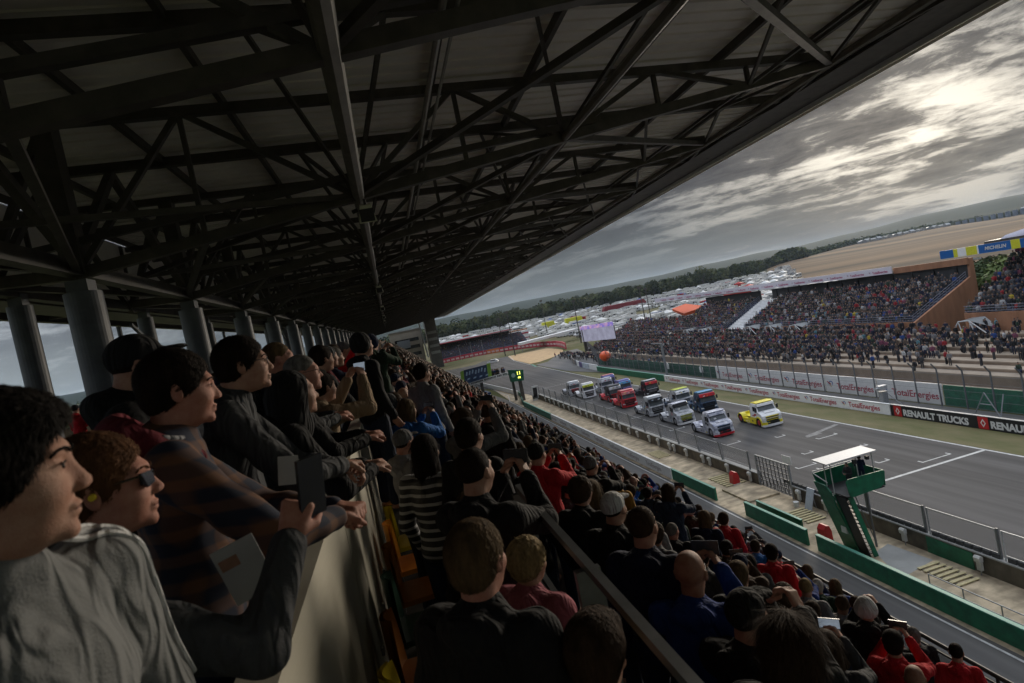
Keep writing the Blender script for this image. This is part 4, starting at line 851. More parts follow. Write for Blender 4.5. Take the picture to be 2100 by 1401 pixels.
cms = [mat('crowd_cloth_%s' % c, cloth[i], .85, .3, 9) for i, c in enumerate('abcdefghijklmn')] + [mat('crowd_skin_%s' % c, skinc[i], .6, .15, 9) for i, c in enumerate('abc')] + [mat('crowd_hair_%s' % c, hairc[i], .8, .2, 9) for i, c in enumerate('abcde')]
def build_crowd(pts, name):
    T = [person_template(0), person_template(1)]; V = []; F = []; MI = []; off = 0; ns = len(cloth)
    Lc = np.random.default_rng(3)
    cwp = np.array(cw) / sum(cw)
    for (x, y, z, hd_, sc, seat_) in pts:
        v, f, m = T[seat_]; a = R(hd_ - 90); c, s = math.cos(a), math.sin(a); w = Lc.uniform(.92, 1.1)
        V.append(np.stack([x + sc * (v[:, 0] * w * c - v[:, 1] * w * s), y + sc * (v[:, 0] * w * s + v[:, 1] * w * c), z + sc * v[:, 2]], 1))
        F.append([tuple(i + off for i in q) for q in f]); off += len(v)
        top, leg = Lc.choice(ns, p=cwp), Lc.choice([0, 1, 2, 3]); col = np.array([top, leg, ns + Lc.integers(3), ns + 3 + min(4, int(Lc.exponential(1.3)))]); MI.append(col[m])
    V = np.concatenate(V); me = bpy.data.meshes.new(name); F = [q for g in F for q in g]
    tot = sum(len(q) for q in F); me.vertices.add(len(V)); me.vertices.foreach_set('co', V.ravel()); me.loops.add(tot); me.polygons.add(len(F))
    me.loops.foreach_set('vertex_index', np.fromiter((i for q in F for i in q), int, tot)); ls = np.cumsum([0] + [len(q) for q in F[:-1]]); me.polygons.foreach_set('loop_start', ls)
    for m in cms: me.materials.append(m)
    me.polygons.foreach_set('material_index', np.concatenate(MI)); me.update(calc_edges=True); me.validate(); return me
link(build_crowd(crowd_pts, 'crowd'), 'crowd', kind='stuff', label='dense distant crowd filling the stands and terraces')
# ------------------------------------------------------------------ camping field: vans, cars, tents
def vehicle(kind, wm):
    b = MB()
    if kind == 'camper':
        b.prism([(-3.3, .5), (2.4, .5), (3.1, .6), (3.15, 1.2), (2.5, 1.5), (2.1, 2.2), (2.9, 2.5), (2.7, 3.05), (-3.3, 3.1)], 'y', -1.1, 1.1, 0); b.box((-2.4, -1.12, 1.5), (-.8, 1.12, 2.2), 1); b.box((.2, -1.12, 1.5), (1.3, 1.12, 2.1), 1)
        b.add([(2.52, -1, 1.5), (2.52, 1, 1.5), (2.16, 1, 2.2), (2.16, -1, 2.2)], [(0, 1, 2, 3)], 1); L_ = 2.3
    elif kind == 'car':
        b.prism([(-2.1, .35), (2.1, .35), (2.15, .75), (1.2, .95), (.5, 1.4), (-1.3, 1.45), (-2.05, .95)], 'y', -.87, .87, 0); b.prism([(-1.5, 1.0), (1.0, 1.0), (.45, 1.36), (-1.25, 1.4)], 'y', -.89, .89, 1); L_ = 1.35
    else:
        b.add([(-3, -3, 0), (3, -3, 0), (3, 3, 0), (-3, 3, 0), (-3, -3, 2.1), (3, -3, 2.1), (3, 3, 2.1), (-3, 3, 2.1), (0, 0, 3.6)], [(0, 1, 5, 4), (1, 2, 6, 5), (2, 3, 7, 6), (3, 0, 4, 7), (4, 5, 8), (5, 6, 8), (6, 7, 8), (7, 4, 8)], 0); L_ = 0
    if L_:
        for s in (-1, 1):
            for x in (-L_, L_ * .9): b.tube((x, s * .8, .33), (x, s * .93 if kind == 'car' else s * 1.13, .33), .33, n=8, m=2)
    return b.mesh(kind, [wm, darkglass, black])
vcols = [('white', (.62, .62, .60)), ('white', (.55, .55, .55)), ('silver', (.35, .36, .37)), ('grey', (.12, .125, .13)), ('dark', (.025, .028, .035)), ('blue', (.03, .07, .2)), ('red', (.35, .02, .02))]
VM = {}
for kd in ('camper', 'car', 'tent'):
    for i, (cn, c) in enumerate(vcols): VM[kd, i] = vehicle(kd, mat('paint_%d' % i, c, .6, .06, 2, spec=.2))
random.seed(5); cand = []
for a_ in range(60):
    pass
r = 232.
while r < 640:
    rowgap = random.choice((5.5, 7, 8, 6)); a = 4.
    while a < 37.5 + (3.6 if r < 350 else 0):
        a += math.degrees((6.6 if rowgap > 6 else 5.6) * random.uniform(.8, 1.35) / r)
        x, y = r * math.sin(R(a)), r * math.cos(R(a))
        if x < 88 and y < 360: continue
        if random.random() < .12 or (abs(a - 25) < 1.4 and 340 < r < 420) or (abs(a - 12.) < 1 and 300 < r < 400): continue
        cand.append((x, y, r, a))
    r += rowgap * (1 + (r - 232) / 500)
for a_ in np.arange(36, 41, .25):
    for r_ in (150, 165, 180, 200, 230, 260): cand.append((r_ * math.sin(R(a_ + 1)), r_ * math.cos(R(a_ + 1)), r_, a_ + 1))
cand.sort(key=lambda c: c[2]); stuffv = []; ni = 0
for i, (x, y, r, a) in enumerate(cand):
    kd = random.choices(('camper', 'car', 'tent'), (5.5, 4, .7))[0]; ci = random.choices(range(7), (34, 16, 10, 8, 7, 2.5, 3))[0] if kd != 'camper' else random.choices(range(7), (60, 20, 4, 1, 1, 1, 1))[0]
    if kd == 'tent': ci = random.choices((0, 6, 5), (8, 1, 1))[0]
    if r < 320 and ni < 300:
        nm = {'camper': 'camper_van', 'car': 'parked_car', 'tent': 'marquee'}[kd]; ni += 1
        link(VM[kd, ci], nm, loc=(x, y, hgt(x, y) + .05), rz=R(random.choice((0, 90, 180)) + random.uniform(-8, 8) + 30), label='%s %s parked in the crowded camping field behind the far stands' % (vcols[ci][0], nm.replace('_', ' ')) if kd != 'tent' else '%s peaked marquee in the crowded camping field behind the far stands' % vcols[ci][0], cat={'camper': 'camper van', 'car': 'car', 'tent': 'marquee'}[kd], group='%s %ss in the camping field' % (vcols[ci][0], {'camper': 'camper van', 'car': 'car', 'tent': 'marquee'}[kd]))
    else: stuffv.append((VM[kd, ci], Matrix.Translation((x, y, hgt(x, y) + .05)) @ Matrix.Rotation(R(random.choice((0, 90, 180)) + random.uniform(-8, 8) + 30), 4, 'Z')))
link(join_meshes('parked_vehicles', stuffv), 'parked_vehicles', kind='stuff', label='mass of distant camper vans and cars filling the camping field')
for i, (a, r, w, h_, m, lab) in enumerate([(23.0, 470, 34, 6, mat('tent_red', (.20, .02, .03), .7, .1), 'long dark red marquee roof in the distant camping field'), (18.0, 420, 12, 5, yellow, 'yellow tent in the distant camping field, right one'), (15.5, 430, 9, 5, yellow, 'smaller yellow tent in the distant camping field, left one'), (12.5, 400, 13, 5, brick, 'brown marquee in the distant camping field'), (33.2, 330, 12, 5, red, 'bright red marquee above the grandstand banner')]):
    x, y = r * math.sin(R(a)), r * math.cos(R(a)); mb = MB(); mb.prism([(-w / 2, 0), (w / 2, 0), (w / 2, h_ * .6), (w * .46, h_), (-w * .46, h_), (-w / 2, h_ * .6)], 'y', -4, 4); mb.build('marquee', m, loc=(x, y, hgt(x, y)), rz=R(-8), label=lab, cat='marquee')
# ------------------------------------------------------------------ trees
leafm = [mat('leaf_dark', (.020, .032, .012), .8, .35, .4, col2=(.034, .046, .017), spec=.05), mat('leaf_mid', (.045, .062, .022), .8, .35, .4, col2=(.066, .08, .028), spec=.05), mat('leaf_olive', (.095, .10, .036), .8, .35, .4, col2=(.06, .07, .026), spec=.05)]
barkm = mat('bark', (.06, .045, .035), .9, .3, 3)
def crown_quads(n, rad, hgt_, size, seed, z0):
    g = np.random.default_rng(seed); nc = 9; cs = g.normal(0, .42, (nc, 3)) * [rad, rad, hgt_ * .33]; cs[:, 2] = np.abs(cs[:, 2]) * .9 + z0 + hgt_ * .25; rr_ = g.uniform(.35, .62, nc) * rad
    k = g.integers(0, nc, n); d = g.normal(0, 1, (n, 3)); d /= np.linalg.norm(d, axis=1)[:, None]; p = cs[k] + d * (rr_[k] * g.uniform(.75, 1.05, n))[:, None]
    t1 = g.normal(0, 1, (n, 3)); nrm = d + g.normal(0, .5, (n, 3)); t1 = np.cross(nrm, t1); t1 /= np.linalg.norm(t1, axis=1)[:, None]; t2 = np.cross(nrm, t1); t2 /= np.linalg.norm(t2, axis=1)[:, None]
    s = size * g.uniform(.6, 1.3, n)[:, None]; q = np.stack([p - t1 * s - t2 * s * .7, p + t1 * s - t2 * s * .5, p + t1 * s * .8 + t2 * s, p - t1 * s * .9 + t2 * s * .8], 1)
    return q, (k % 3)
def mesh_quads(name, Q, mi, mats):
    n = len(Q); me = bpy.data.meshes.new(name); me.vertices.add(n * 4); me.vertices.foreach_set('co', Q.reshape(-1)); me.loops.add(n * 4); me.polygons.add(n); me.loops.foreach_set('vertex_index', np.arange(n * 4)); me.polygons.foreach_set('loop_start', np.arange(n) * 4)
    for m in mats: me.materials.append(m)
    me.polygons.foreach_set('material_index', mi.astype(int)); me.update(calc_edges=True); return me
far = [crown_quads(170, 6.5, 13, 1.0, s, 1.5) for s in range(6)]
g = np.random.default_rng(9); QS = []; MS = []
for i in range(1500):
    a = g.uniform(-3, 39); r = 655 + abs(g.normal(0, 1)) * 120 if i < 1000 else g.uniform(900, 1500)
    if a > 33: r = max(r, 900)
    x, y = r * math.sin(R(a)), r * math.cos(R(a)); q, k = far[i % 6]; s = g.uniform(.85, 1.4) * (1 + .25 * (math.sin(a * 1.7) > .3)); th = g.uniform(0, 6.28); c, s_ = math.cos(th), math.sin(th)
    qq = q * s; qq = np.stack([qq[..., 0] * c - qq[..., 1] * s_, qq[..., 0] * s_ + qq[..., 1] * c, qq[..., 2]], -1) + [x, y, hgt(x, y) - 1]; QS.append(qq); MS.append((k + g.integers(0, 3)) % 3)
for i in range(520):      # tree belts beyond the stubble field and behind the walkway side
    a = g.uniform(37, 58) if i < 380 else g.uniform(-42, -18); r = 860 + 700 * min(1, max(0, (a - 37) / 10)) + abs(g.normal(0, 110)) if i < 380 else g.uniform(500, 1300)
    x, y = r * math.sin(R(a)), r * math.cos(R(a)); q, k = far[i % 6]; s = g.uniform(.8, 1.4); QS.append(q[::2] * s * [1.4, 1.4, .95 if i < 380 else .8] + [x, y, hgt(x, y) - 2]); MS.append((k[::2] + i % 3) % 3)
link(mesh_quads('forest', np.concatenate(QS), np.concatenate(MS), leafm), 'forest', kind='stuff', label='dark wood beyond the camping field')
def tree(x, y, z, rad, h_, lab, seed, mats=None, n=2600, size=.22, group=None):
    o = empty('tree', (x, y, z), label=lab, cat='tree', group=group); mb = MB(); mb.tube((0, 0, -1), (0, 0, h_ * .5), rad * .09, rad * .04, n=8)
    for i in range(6): a = i * 1.05 + seed; mb.tube((0, 0, h_ * (.2 + .05 * i)), (rad * .6 * math.cos(a), rad * .6 * math.sin(a), h_ * (.5 + .05 * i)), rad * .035, rad * .012, n=6)
    mb.build('trunk', barkm, o); q, k = crown_quads(n, rad, h_, size, seed, h_ * .12); link(mesh_quads('crown', q, k, mats or leafm), 'crown', o)
bright = [mat('leaf_green', (.06, .10, .015), .8, .35, .4, col2=(.10, .14, .03)), mat('leaf_deep', (.03, .055, .01), .8, .3, .4), mat('leaf_lime', (.12, .15, .035), .8, .3, .4, col2=(.08, .11, .02))]  # each leaf clump takes one of three greens
for i, (x, y, z, rad, h_, lab) in enumerate([(88, 70, 3, 4.2, 8.5, 'green bushy tree right behind the clay end wall of the far stand'), (90, 64, 4, 4.6, 9.5, 'green tree between the far stands under the blue and yellow roof band'), (94, 73, 4, 4.5, 8.5, 'green tree behind the two trees between the far stands'), (87, 59, 6, 3.8, 8, 'green tree partly hidden by the stand at the right edge')]): tree(x, y, z, rad, h_, lab, 20 + i, bright, 3800, .26)
for i, (x, y) in enumerate([(120, 96), (117, 102), (122, 108), (116, 90)]): tree(x, y, 6, 3.2, 5.5, 'low dark shrub behind the clay roof edge', 40 + i, None, 900, .22, 'shrubs behind the far stand roof')
for i in range(22):
    a = 3.5 + i * 1.5; r = 640 + (i * 37) % 60; x, y = r * math.sin(R(a)), r * math.cos(R(a)); tree(x, y, hgt(x, y), 9 + (i * 7) % 4, 17 + (i * 5) % 7, 'large round-crowned tree at the near edge of the distant wood', 60 + i, None, 1000, .8, 'edge trees of the distant wood')
for i in range(9): x, y = -60 - 35 * (i % 3) - 12 * i, 110 + 40 * i; tree(x, y, hgt(x, y), 6, 11, 'tree down in the valley behind the walkway', 90 + i, leafm[1:] + [leafm[2]], 900, .6, 'trees behind the walkway')
for i in range(9): x, y = -300 - 22 * i, 560 + 18 * (i % 4); mb = MB(); mb.box((-9, -5, 0), (9, 5, 5)); mb.prism([(-5.4, 5.01), (5.4, 5.01), (0, 8)], 'x', -9.4, 9.4); mb.build('house', whiteb if i % 2 else concl, loc=(x, y, hgt(x, y)), rz=i, label='small pale house in the valley behind the walkway', cat='house', group='distant houses behind the walkway')
def polar(a, r): return r * math.sin(R(a)), r * math.cos(R(a))
x, y = polar(52, 1500)
o = empty('silo_block', (x, y, hgt(x, y))); tag(o, 'pale blue-white industrial silos on the distant horizon at right', 'silos'); mb = MB()
for i in range(12):
    X_, Y_ = polar(49.9 + i * .42, 1500); mb.tube((X_ - x, Y_ - y, -3), (X_ - x, Y_ - y, 10 + (i == 10) * 9), 4.0, n=12)
mb.build('silo', mat('silo_pale', (.13, .16, .21), .7, .1, .05), o, smooth=False); mb = MB(); mb.box((30, -60, -3), (60, -30, 12)); mb.build('shed', whiteb, o)
for i in range(16):
    X_, Y_ = polar(43.5 + i * .38, 1180 + 15 * i); mb = MB(); mb.prism([(-6, 0), (6, 0), (6, 3.5), (0, 5.5 + i % 2), (-6, 3.5)], 'y', -4, 4); mb.build('farm_shed', concl if i % 3 else steel, loc=(X_, Y_, hgt(X_, Y_)), rz=i * .5, label='small white shed at the top of the distant stubble field', cat='shed', group='white sheds beyond the stubble field')
# ------------------------------------------------------------------ race trucks
def pm(n, c, v=.25, s=1.6, c2=None): return mat('truck_' + n, c, .32, v, s, col2=c2)
TP = dict(white=pm('white', (.80, .80, .81), .08), silver=pm('silver', (.60, .61, .63), .3, 1.8, (.22, .23, .26)), whiteblue=pm('whiteblue', (.78, .78, .82), .3, 2.2, (.22, .24, .34)), yellow=pm('yellow', (.72, .60, .02), .08), red=pm('red', (.50, .02, .03), .2), black=pm('black', (.02, .02, .024), .4), navy=pm('navy', (.02, .05, .10), .4), skyblue=pm('skyblue', (.10, .30, .52), .2), violet=pm('violet', (.16, .16, .42), .3), lime=pm('lime', (.50, .56, .05), .15), redwhite=pm('redwhite', (.62, .30, .30), .3, 2, (.5, .03, .04)), tyre=mat('tyre', (.016, .016, .016), .85, .2, 9), rim=mat('rim', (.35, .36, .38), .35, .2, 5, metal=.6), redrim=mat('red_rim', (.4, .03, .03), .4, .1), lamp=mat('headlamp', (.55, .58, .6), .12, .1), grille=mat('truck_grille', (.012, .012, .013), .4, .4, 14, stretch=(1, 1, 5)), olive=pm('olive', (.30, .32, .06), .3), ws=mat('windscreen', (.10, .115, .125), .1, .3, 1.2))
def truck(x, y, rz, tall, body, roof, band, grille, bumper, lab, rim='rim', low='black', visor_text=None, w=1.2, fender=None):
    P = TP; T_ = empty('race_truck', (x, y, .012), rz=R(rz), label=lab, cat='truck', group='racing trucks on the starting straight')
    T_.scale = (1, 1, 1.02 if tall else 1.09)
    fender = fender or body
    hz_ = 0 if tall else -.15
    if tall: prof = [(.12, .45), (.06, 1.32), (.16, 1.42), (.34, 2.12), (.30, 2.5), (.55, 2.66), (1.75, 2.62), (2.0, 2.2), (2.05, .75), (1.95, .6), (.2, .42)]
    else: prof = [(.22, .45), (.10, .95), (.16, 1.22), (.42, 1.42), (.98, 1.56), (1.30, 2.12), (1.28, 2.34), (1.55, 2.42), (2.35, 2.38), (2.55, 2.1), (2.6, .75), (2.5, .55), (.3, .42)]
    mb = MB(); n = len(prof); secs = [(-w + .02, .93), (-w + .1, 1.0), (w - .1, 1.0), (w - .02, .93)]; cy, cz = (1.1, 1.4)
    v = []; 
    for sx_, k in secs:
        for (a, b) in prof:
            tp = max(0, b - 1.4) * .06; v.append((sx_ * (1 - tp), cy + (a - cy) * k, cz + (b - cz) * (k * .5 + .5)))
    f = [(s * n + i, s * n + (i + 1) % n, (s + 1) * n + (i + 1) % n, (s + 1) * n + i) for s in range(3) for i in range(n)] + [tuple(range(n)), tuple(range(4 * n - 1, 3 * n - 1, -1))]
    mb.add(v, f); me = mb.mesh('cab', [P[body]]); fixn(me); link(me, 'cab', T_)
    def part(nm, m, *boxes, par=T_):
        b = MB()
        for q in boxes: b.box(*q)
        return b.build(nm, P[m] if isinstance(m, str) else m, par)
    def quadx(nm, m, pts, par=T_):     # thick front-facing plate from 4 profile points (x0,y,z)...
        return slab(nm, pts, (0, -.03, .012), P[m], par)
    if tall:
        quadx('windscreen', 'ws', [(-1.03, .17, 1.46), (1.03, .17, 1.46), (.97, .345, 2.08), (-.97, .345, 2.08)])
        b = MB(); b.prism([(.0, 2.1), (.32, 2.14), (.34, 2.5), (.12, 2.46)], 'x', -1.06, 1.06); b.build('visor', P[band], T_)
        b = MB(); b.prism([(.50, 2.675), (1.75, 2.635), (1.75, 2.70), (.7, 2.78), (.45, 2.72)], 'x', -1.05, 1.05); b.build('roof_deflector', P[roof], T_)
        quadx('grille', 'grille', [(-.78, .085, .62), (.78, .085, .62), (.86, .045, 1.26), (-.86, .045, 1.26)])
        g = part('trim_bar', grille, ((-.9, -.02, 1.26), (.9, .03, 1.36)), ((-.72, .005, .86), (.72, .04, .90)), ((-.72, .005, 1.04), (.72, .035, 1.08)))
        sw = [(s * (w - .03), .5, 1.45) for s in (1,)]
        ywin = (.42, 1.12, 1.48, 2.08)
    else:
        quadx('windscreen', 'ws', [(-1.0, 1.0, 1.62), (1.0, 1.0, 1.62), (.95, 1.28, 2.10), (-.95, 1.28, 2.10)])
        b = MB(); b.prism([(1.0, 2.12), (1.3, 2.14), (1.3, 2.36), (1.08, 2.32)], 'x', -1.04, 1.04); b.build('visor', P[band], T_)
        b = MB(); b.prism([(1.25, 2.40), (2.35, 2.40), (2.35, 2.46), (1.5, 2.53), (1.2, 2.47)], 'x', -1.05, 1.05); b.build('roof_deflector', P[roof], T_)
        quadx('grille', grille if grille in ('olive',) else 'grille', [(-.72, .19, .55), (.72, .19, .55), (.8, .12, 1.1), (-.8, .12, 1.1)])
        part('trim_bar', grille, ((-.8, .04, 1.1), (.8, .12, 1.17)), ((-.72, .08, .72), (.72, .13, .76)), ((-.72, .07, .90), (.72, .12, .94)))
        b = MB(); b.add([(-.62, .42, 1.50), (.62, .42, 1.50), (.55, .9, 1.615), (-.55, .9, 1.615), (-.62, .42, 1.44), (.62, .42, 1.44), (.55, .9, 1.5), (-.55, .9, 1.5)], [(0, 1, 2, 3), (0, 4, 5, 1), (1, 5, 6, 2), (3, 7, 4, 0)]); b.build('bonnet_panel', P[body], T_)
        ywin = (1.25, 1.85, 1.6, 2.08)
    for s in (-1, 1):
        a, b_, c, d = ywin; xx = s * (w + .002)
        b = MB(); b.prism([(a - .12, c), (b_, c), (b_, d), (a + .08, d)], 'x', min(xx * .965, xx * .99), max(xx * .965, xx * .99)); b.build('side_window', darkglass, T_)
        m_ = part('mirror', 'black', ((min(s * 1.22, s * 1.42), a - .3, 1.6), (max(s * 1.22, s * 1.42), a - .18, 2.05)))
        fy = .85 if tall else .95
        # flared front wing: half ring over the wheel, joined to the bumper corner
        b = MB(); pr_ = [(fy - .72, .25)] + [(fy + .64 * math.cos(t), .5 + .62 * math.sin(t)) for t in np.linspace(math.pi, 0, 9)] + [(fy + .72, .3), (fy + .52, .3)] + [(fy + .5 * math.cos(t), .5 + .5 * math.sin(t)) for t in np.linspace(0, math.pi, 9)] + [(fy - .55, .25)]
        b.prism(pr_, 'x', min(s * .78, s * 1.27), max(s * .78, s * 1.27)); me = b.mesh('front_wing', [P[fender]]); fixn(me); link(me, 'front_wing', T_)
        b = MB(); pr2 = [(4.72 + .60 * math.cos(t), .5 + .60 * math.sin(t)) for t in np.linspace(math.pi, 0, 9)] + [(4.72 + .52 * math.cos(t), .5 + .52 * math.sin(t)) for t in np.linspace(0, math.pi, 9)]
        b.prism(pr2, 'x', min(s * .62, s * 1.24), max(s * .62, s * 1.24)); me = b.mesh('rear_wing', [P[fender]]); fixn(me); link(me, 'rear_wing', T_)
        b = MB(); b.prism([(1.5, .25), (4.15, .25), (4.15, .62), (3.2, .7), (2.3, .95), (1.5, .95)], 'x', min(s * .95, s * 1.2), max(s * .95, s * 1.2)); b.build('side_skirt', P[fender if low == 'black' else low], T_)
        for wy, ww in ((fy, .34), (4.72, .56)):
            b = MB(); b.tube((s * (1.2 - ww), wy, .5), (s * 1.2, wy, .5), .5, n=20); wl = b.build('wheel', P['tyre'], T_, smooth=False)
            b = MB(); b.tube((s * 1.19, wy, .5), (s * 1.215, wy, .5), .29, .25, n=14); b.tube((s * 1.2, wy, .5), (s * 1.25, wy, .5), .1, .08, n=8); b.build('rim', P[rim], wl)
        b = MB(); hy = .0 if tall else .05; b.add([(s * .72, hy - .04, .5), (s * 1.12, hy + .06, .52), (s * 1.16, hy + .1, .78), (s * .8, hy - .0, .7), (s * .72, hy + .1, .5), (s * 1.12, hy + .2, .52), (s * 1.16, hy + .24, .78), (s * .8, hy + .14, .7)], [(0, 1, 2, 3), (4, 7, 6, 5), (0, 4, 5, 1), (2, 6, 7, 3), (1, 5, 6, 2), (0, 3, 7, 4)]); me = b.mesh('headlight', [P['lamp']]); fixn(me); link(me, 'headlight', T_)
    b = MB(); by = 0.
    b.prism([(-1.24, .22 + by), (-1.1, .0), (-.6, -.12), (.6, -.12), (1.1, .0), (1.24, .22), (1.24, .5), (-1.24, .5)], 'z', .14, .34); b.build('bumper', P[bumper], T_)
    b = MB(); b.prism([(-1.22, .2), (-1.05, .02), (-.74, -.06), (-.74, .2)], 'z', .341, .6); b.prism([(1.22, .2), (.74, .2), (.74, -.06), (1.05, .02)], 'z', .341, .6); me = b.mesh('bumper_corner', [P[fender]]); fixn(me); link(me, 'bumper_corner', T_)
    part('lower_grille', 'grille', ((-.72, -.02, .345), (.72, .16, .56)))
    part('chassis', 'black', ((-.42, .6, .4), (.42, 5.3, .66)), ((-.7, 2.1, .5), (.7, 2.9, 1.1)))
    part('rear_deck', fender, ((-.6, 3.6, .661), (.6, 5.35, .72)), ((-.95, 5.2, .5), (.95, 5.32, .95)))
    b = MB(); b.tube((-.9, 2.85, .5), (-.9, 2.85, 1.9), .09, n=8); b.tube((.0, 3.0, .7), (0, 3.0, 1.25), .3, n=10); b.build('exhaust', P['rim'], T_)
    g_ = random.Random(lab); D_ = {k: MB() for k in ('red', 'navy', 'white', 'black', 'yellow', 'skyblue')}
    for i in range(16):      # small unreadable sponsor patches on the flank, skirt and front
        k = g_.choice(list(D_)); q = D_[k]; s = g_.choice((-1, 1)); w_, h_ = g_.uniform(.12, .5), g_.uniform(.06, .2)
        if i < 8: y_, z_ = g_.uniform(.5, 1.5) + (0 if tall else .6), g_.uniform(1.0, 1.4); x_ = s * 1.185
        elif i < 12: y_, z_ = g_.uniform(1.7, 3.6), g_.uniform(.35, .5); x_ = s * 1.203
        else:
            x0 = g_.uniform(-.9, .9 - w_ * .8); zf_ = g_.uniform(2.14, 2.34) if tall else g_.uniform(.5, .58); yf_ = -.012 if tall else -.03
            q.box((x0, yf_, zf_), (x0 + w_ * .8, yf_ + .012, zf_ + h_ * .6)); continue
        q.box((min(x_, x_ + s * .004), y_, z_), (max(x_, x_ + s * .004), y_ + w_, z_ + h_))
    for k, q in D_.items():
        if q.n: q.build('sponsor_patch', P[k], T_)
    if visor_text:
        t = text_mesh(visor_text, .2, P['black'] if band in ('white', 'lime', 'whiteblue') else P['white']); xs = [v.co.x for v in t.vertices]; cx_ = (max(xs) + min(xs)) / 2
        yv = (.02, 2.22) if tall else (1.0, 2.15)
        t.transform(Matrix.Translation((-cx_, 0, 0))); t.transform(Matrix(((1, 0, 0, 0), (0, .3, -1, yv[0] - .02), (0, 1, 0, yv[1]), (0, 0, 0, 1)))); link(t, 'lettering', T_)
    # race numbers are not legible in the picture; only a blank plate is fitted
    part('number_plate', 'white', ((-.5, (1.02 if not tall else .155), 1.68), (-.22, (1.06 if not tall else .19), 1.86))) if lab.startswith(('white and blue', 'white racing truck with a yellow-green')) else None
    return T_
truck(39.05, 57.3, -3, False, 'white', 'yellow', 'white', 'yellow', 'white', 'yellow and white racing truck leading at the front of the right column', 'redrim', low='yellow', fender='yellow')
truck(33.75, 58.5, 0, False, 'whiteblue', 'whiteblue', 'whiteblue', 'navy', 'red', 'white and blue racing truck with red lower bumper leading the left column', fender='whiteblue')
truck(34.0, 67.3, 1, False, 'silver', 'whiteblue', 'black', 'olive', 'white', 'white racing truck with a yellow-green grille, second in the left column', fender='silver')
truck(39.1, 70.5, -4, True, 'navy', 'skyblue', 'red', 'navy', 'black', 'dark navy racing truck with a sky blue roof and red visor', fender='navy')
truck(38.6, 76.2, 0, True, 'silver', 'lime', 'white', 'silver', 'navy', 'pale grey racing truck with a white visor behind the navy one', low='navy', fender='silver')
truck(34.15, 75.7, 1, True, 'silver', 'white', 'black', 'silver', 'silver', 'silver white racing truck with a black grille, third in the left column', fender='silver')
truck(40.2, 89.6, 0, True, 'black', 'silver', 'red', 'silver', 'black', 'black racing truck with a red visor alone beside the grass', fender='black')
truck(34.3, 85.7, -2, True, 'red', 'redwhite', 'redwhite', 'red', 'red', 'all red racing truck in front of the darker red ones', low='red', fender='red')
truck(35.1, 93.0, 0, True, 'black', 'black', 'silver', 'red', 'red', 'black topped racing truck with red lower body', low='red', fender='red')
truck(38.3, 96.2, 0, True, 'violet', 'violet', 'skyblue', 'violet', 'violet', 'violet blue racing truck just behind the red ones', fender='violet')
truck(37.6, 103.2, 0, True, 'silver', 'silver', 'silver', 'silver', 'silver', 'grey racing truck partly hidden behind the violet one', fender='silver')
truck(39.6, 106.8, 0, True, 'violet', 'redwhite', 'violet', 'silver', 'black', 'blue racing truck with a red striped roof at the back of the right column', fender='black')
truck(33.6, 102.4, 0, True, 'white', 'white', 'lime', 'white', 'white', 'white racing truck with a bright yellow-green visor at the rear', fender='white')
truck(33.0, 108.8, 0, True, 'silver', 'white', 'silver', 'red', 'silver', 'grey racing truck with white roof stripes, last of the left column', fender='silver')
# ------------------------------------------------------------------ people: smooth bodies grown from a distance field
def surface_nets(D, org, vx):
    nx, ny, nz = D.shape; ins = D < 0
    c = np.stack([ins[dx:nx - 1 + dx, dy:ny - 1 + dy, dz:nz - 1 + dz] for dx in (0, 1) for dy in (0, 1) for dz in (0, 1)]); act = c.any(0) & ~c.all(0)
    idx = -np.ones(act.shape, int); I = np.argwhere(act); idx[act] = np.arange(len(I)); acc = np.zeros((len(I), 3)); cnt = np.zeros(len(I)); x, y, z = I.T
    cor = [(a, b, e) for a in (0, 1) for b in (0, 1) for e in (0, 1)]
    for i, p in enumerate(cor):
        for q in cor[i + 1:]:
            if sum(abs(p[k] - q[k]) for k in range(3)) != 1: continue
            d0 = D[x + p[0], y + p[1], z + p[2]]; d1 = D[x + q[0], y + q[1], z + q[2]]; m = (d0 < 0) != (d1 < 0)
            t = np.where(m, d0 / np.where(m, d0 - d1, 1), 0)
            for k in range(3): acc[:, k] += np.where(m, p[k] + t * (q[k] - p[k]), 0)
            cnt += m
    V = (I + acc / cnt[:, None]) * vx + org; F = []
    for ax in range(3):
        s0 = [slice(1, -1)] * 3; s0[ax] = slice(0, -1); s1 = list(s0); s1[ax] = slice(1, None)
        a = ins[tuple(s0)]; b = ins[tuple(s1)]; E = np.argwhere(a != b); fl = a[tuple(E.T)]
        if not len(E): continue
        o = [k for k in range(3) if k != ax]; e = E.copy(); e[:, o[0]] += 1; e[:, o[1]] += 1
        def cell(d0, d1): r = e.copy(); r[:, o[0]] -= d0; r[:, o[1]] -= d1; return idx[tuple(r.T)]
        q = np.stack([cell(1, 1), cell(0, 1), cell(0, 0), cell(1, 0)], 1)
        if ax == 1: fl = ~fl
        q[~fl] = q[~fl][:, ::-1]; F.append(q)
    return V, np.concatenate(F)
def E_(c, r, k=.02, rot=None, sub=False): return ('e', c, r, k, rot, sub)
def C_(a, b, ra, rb, k=.02): return ('c', a, b, ra, rb, k, False)
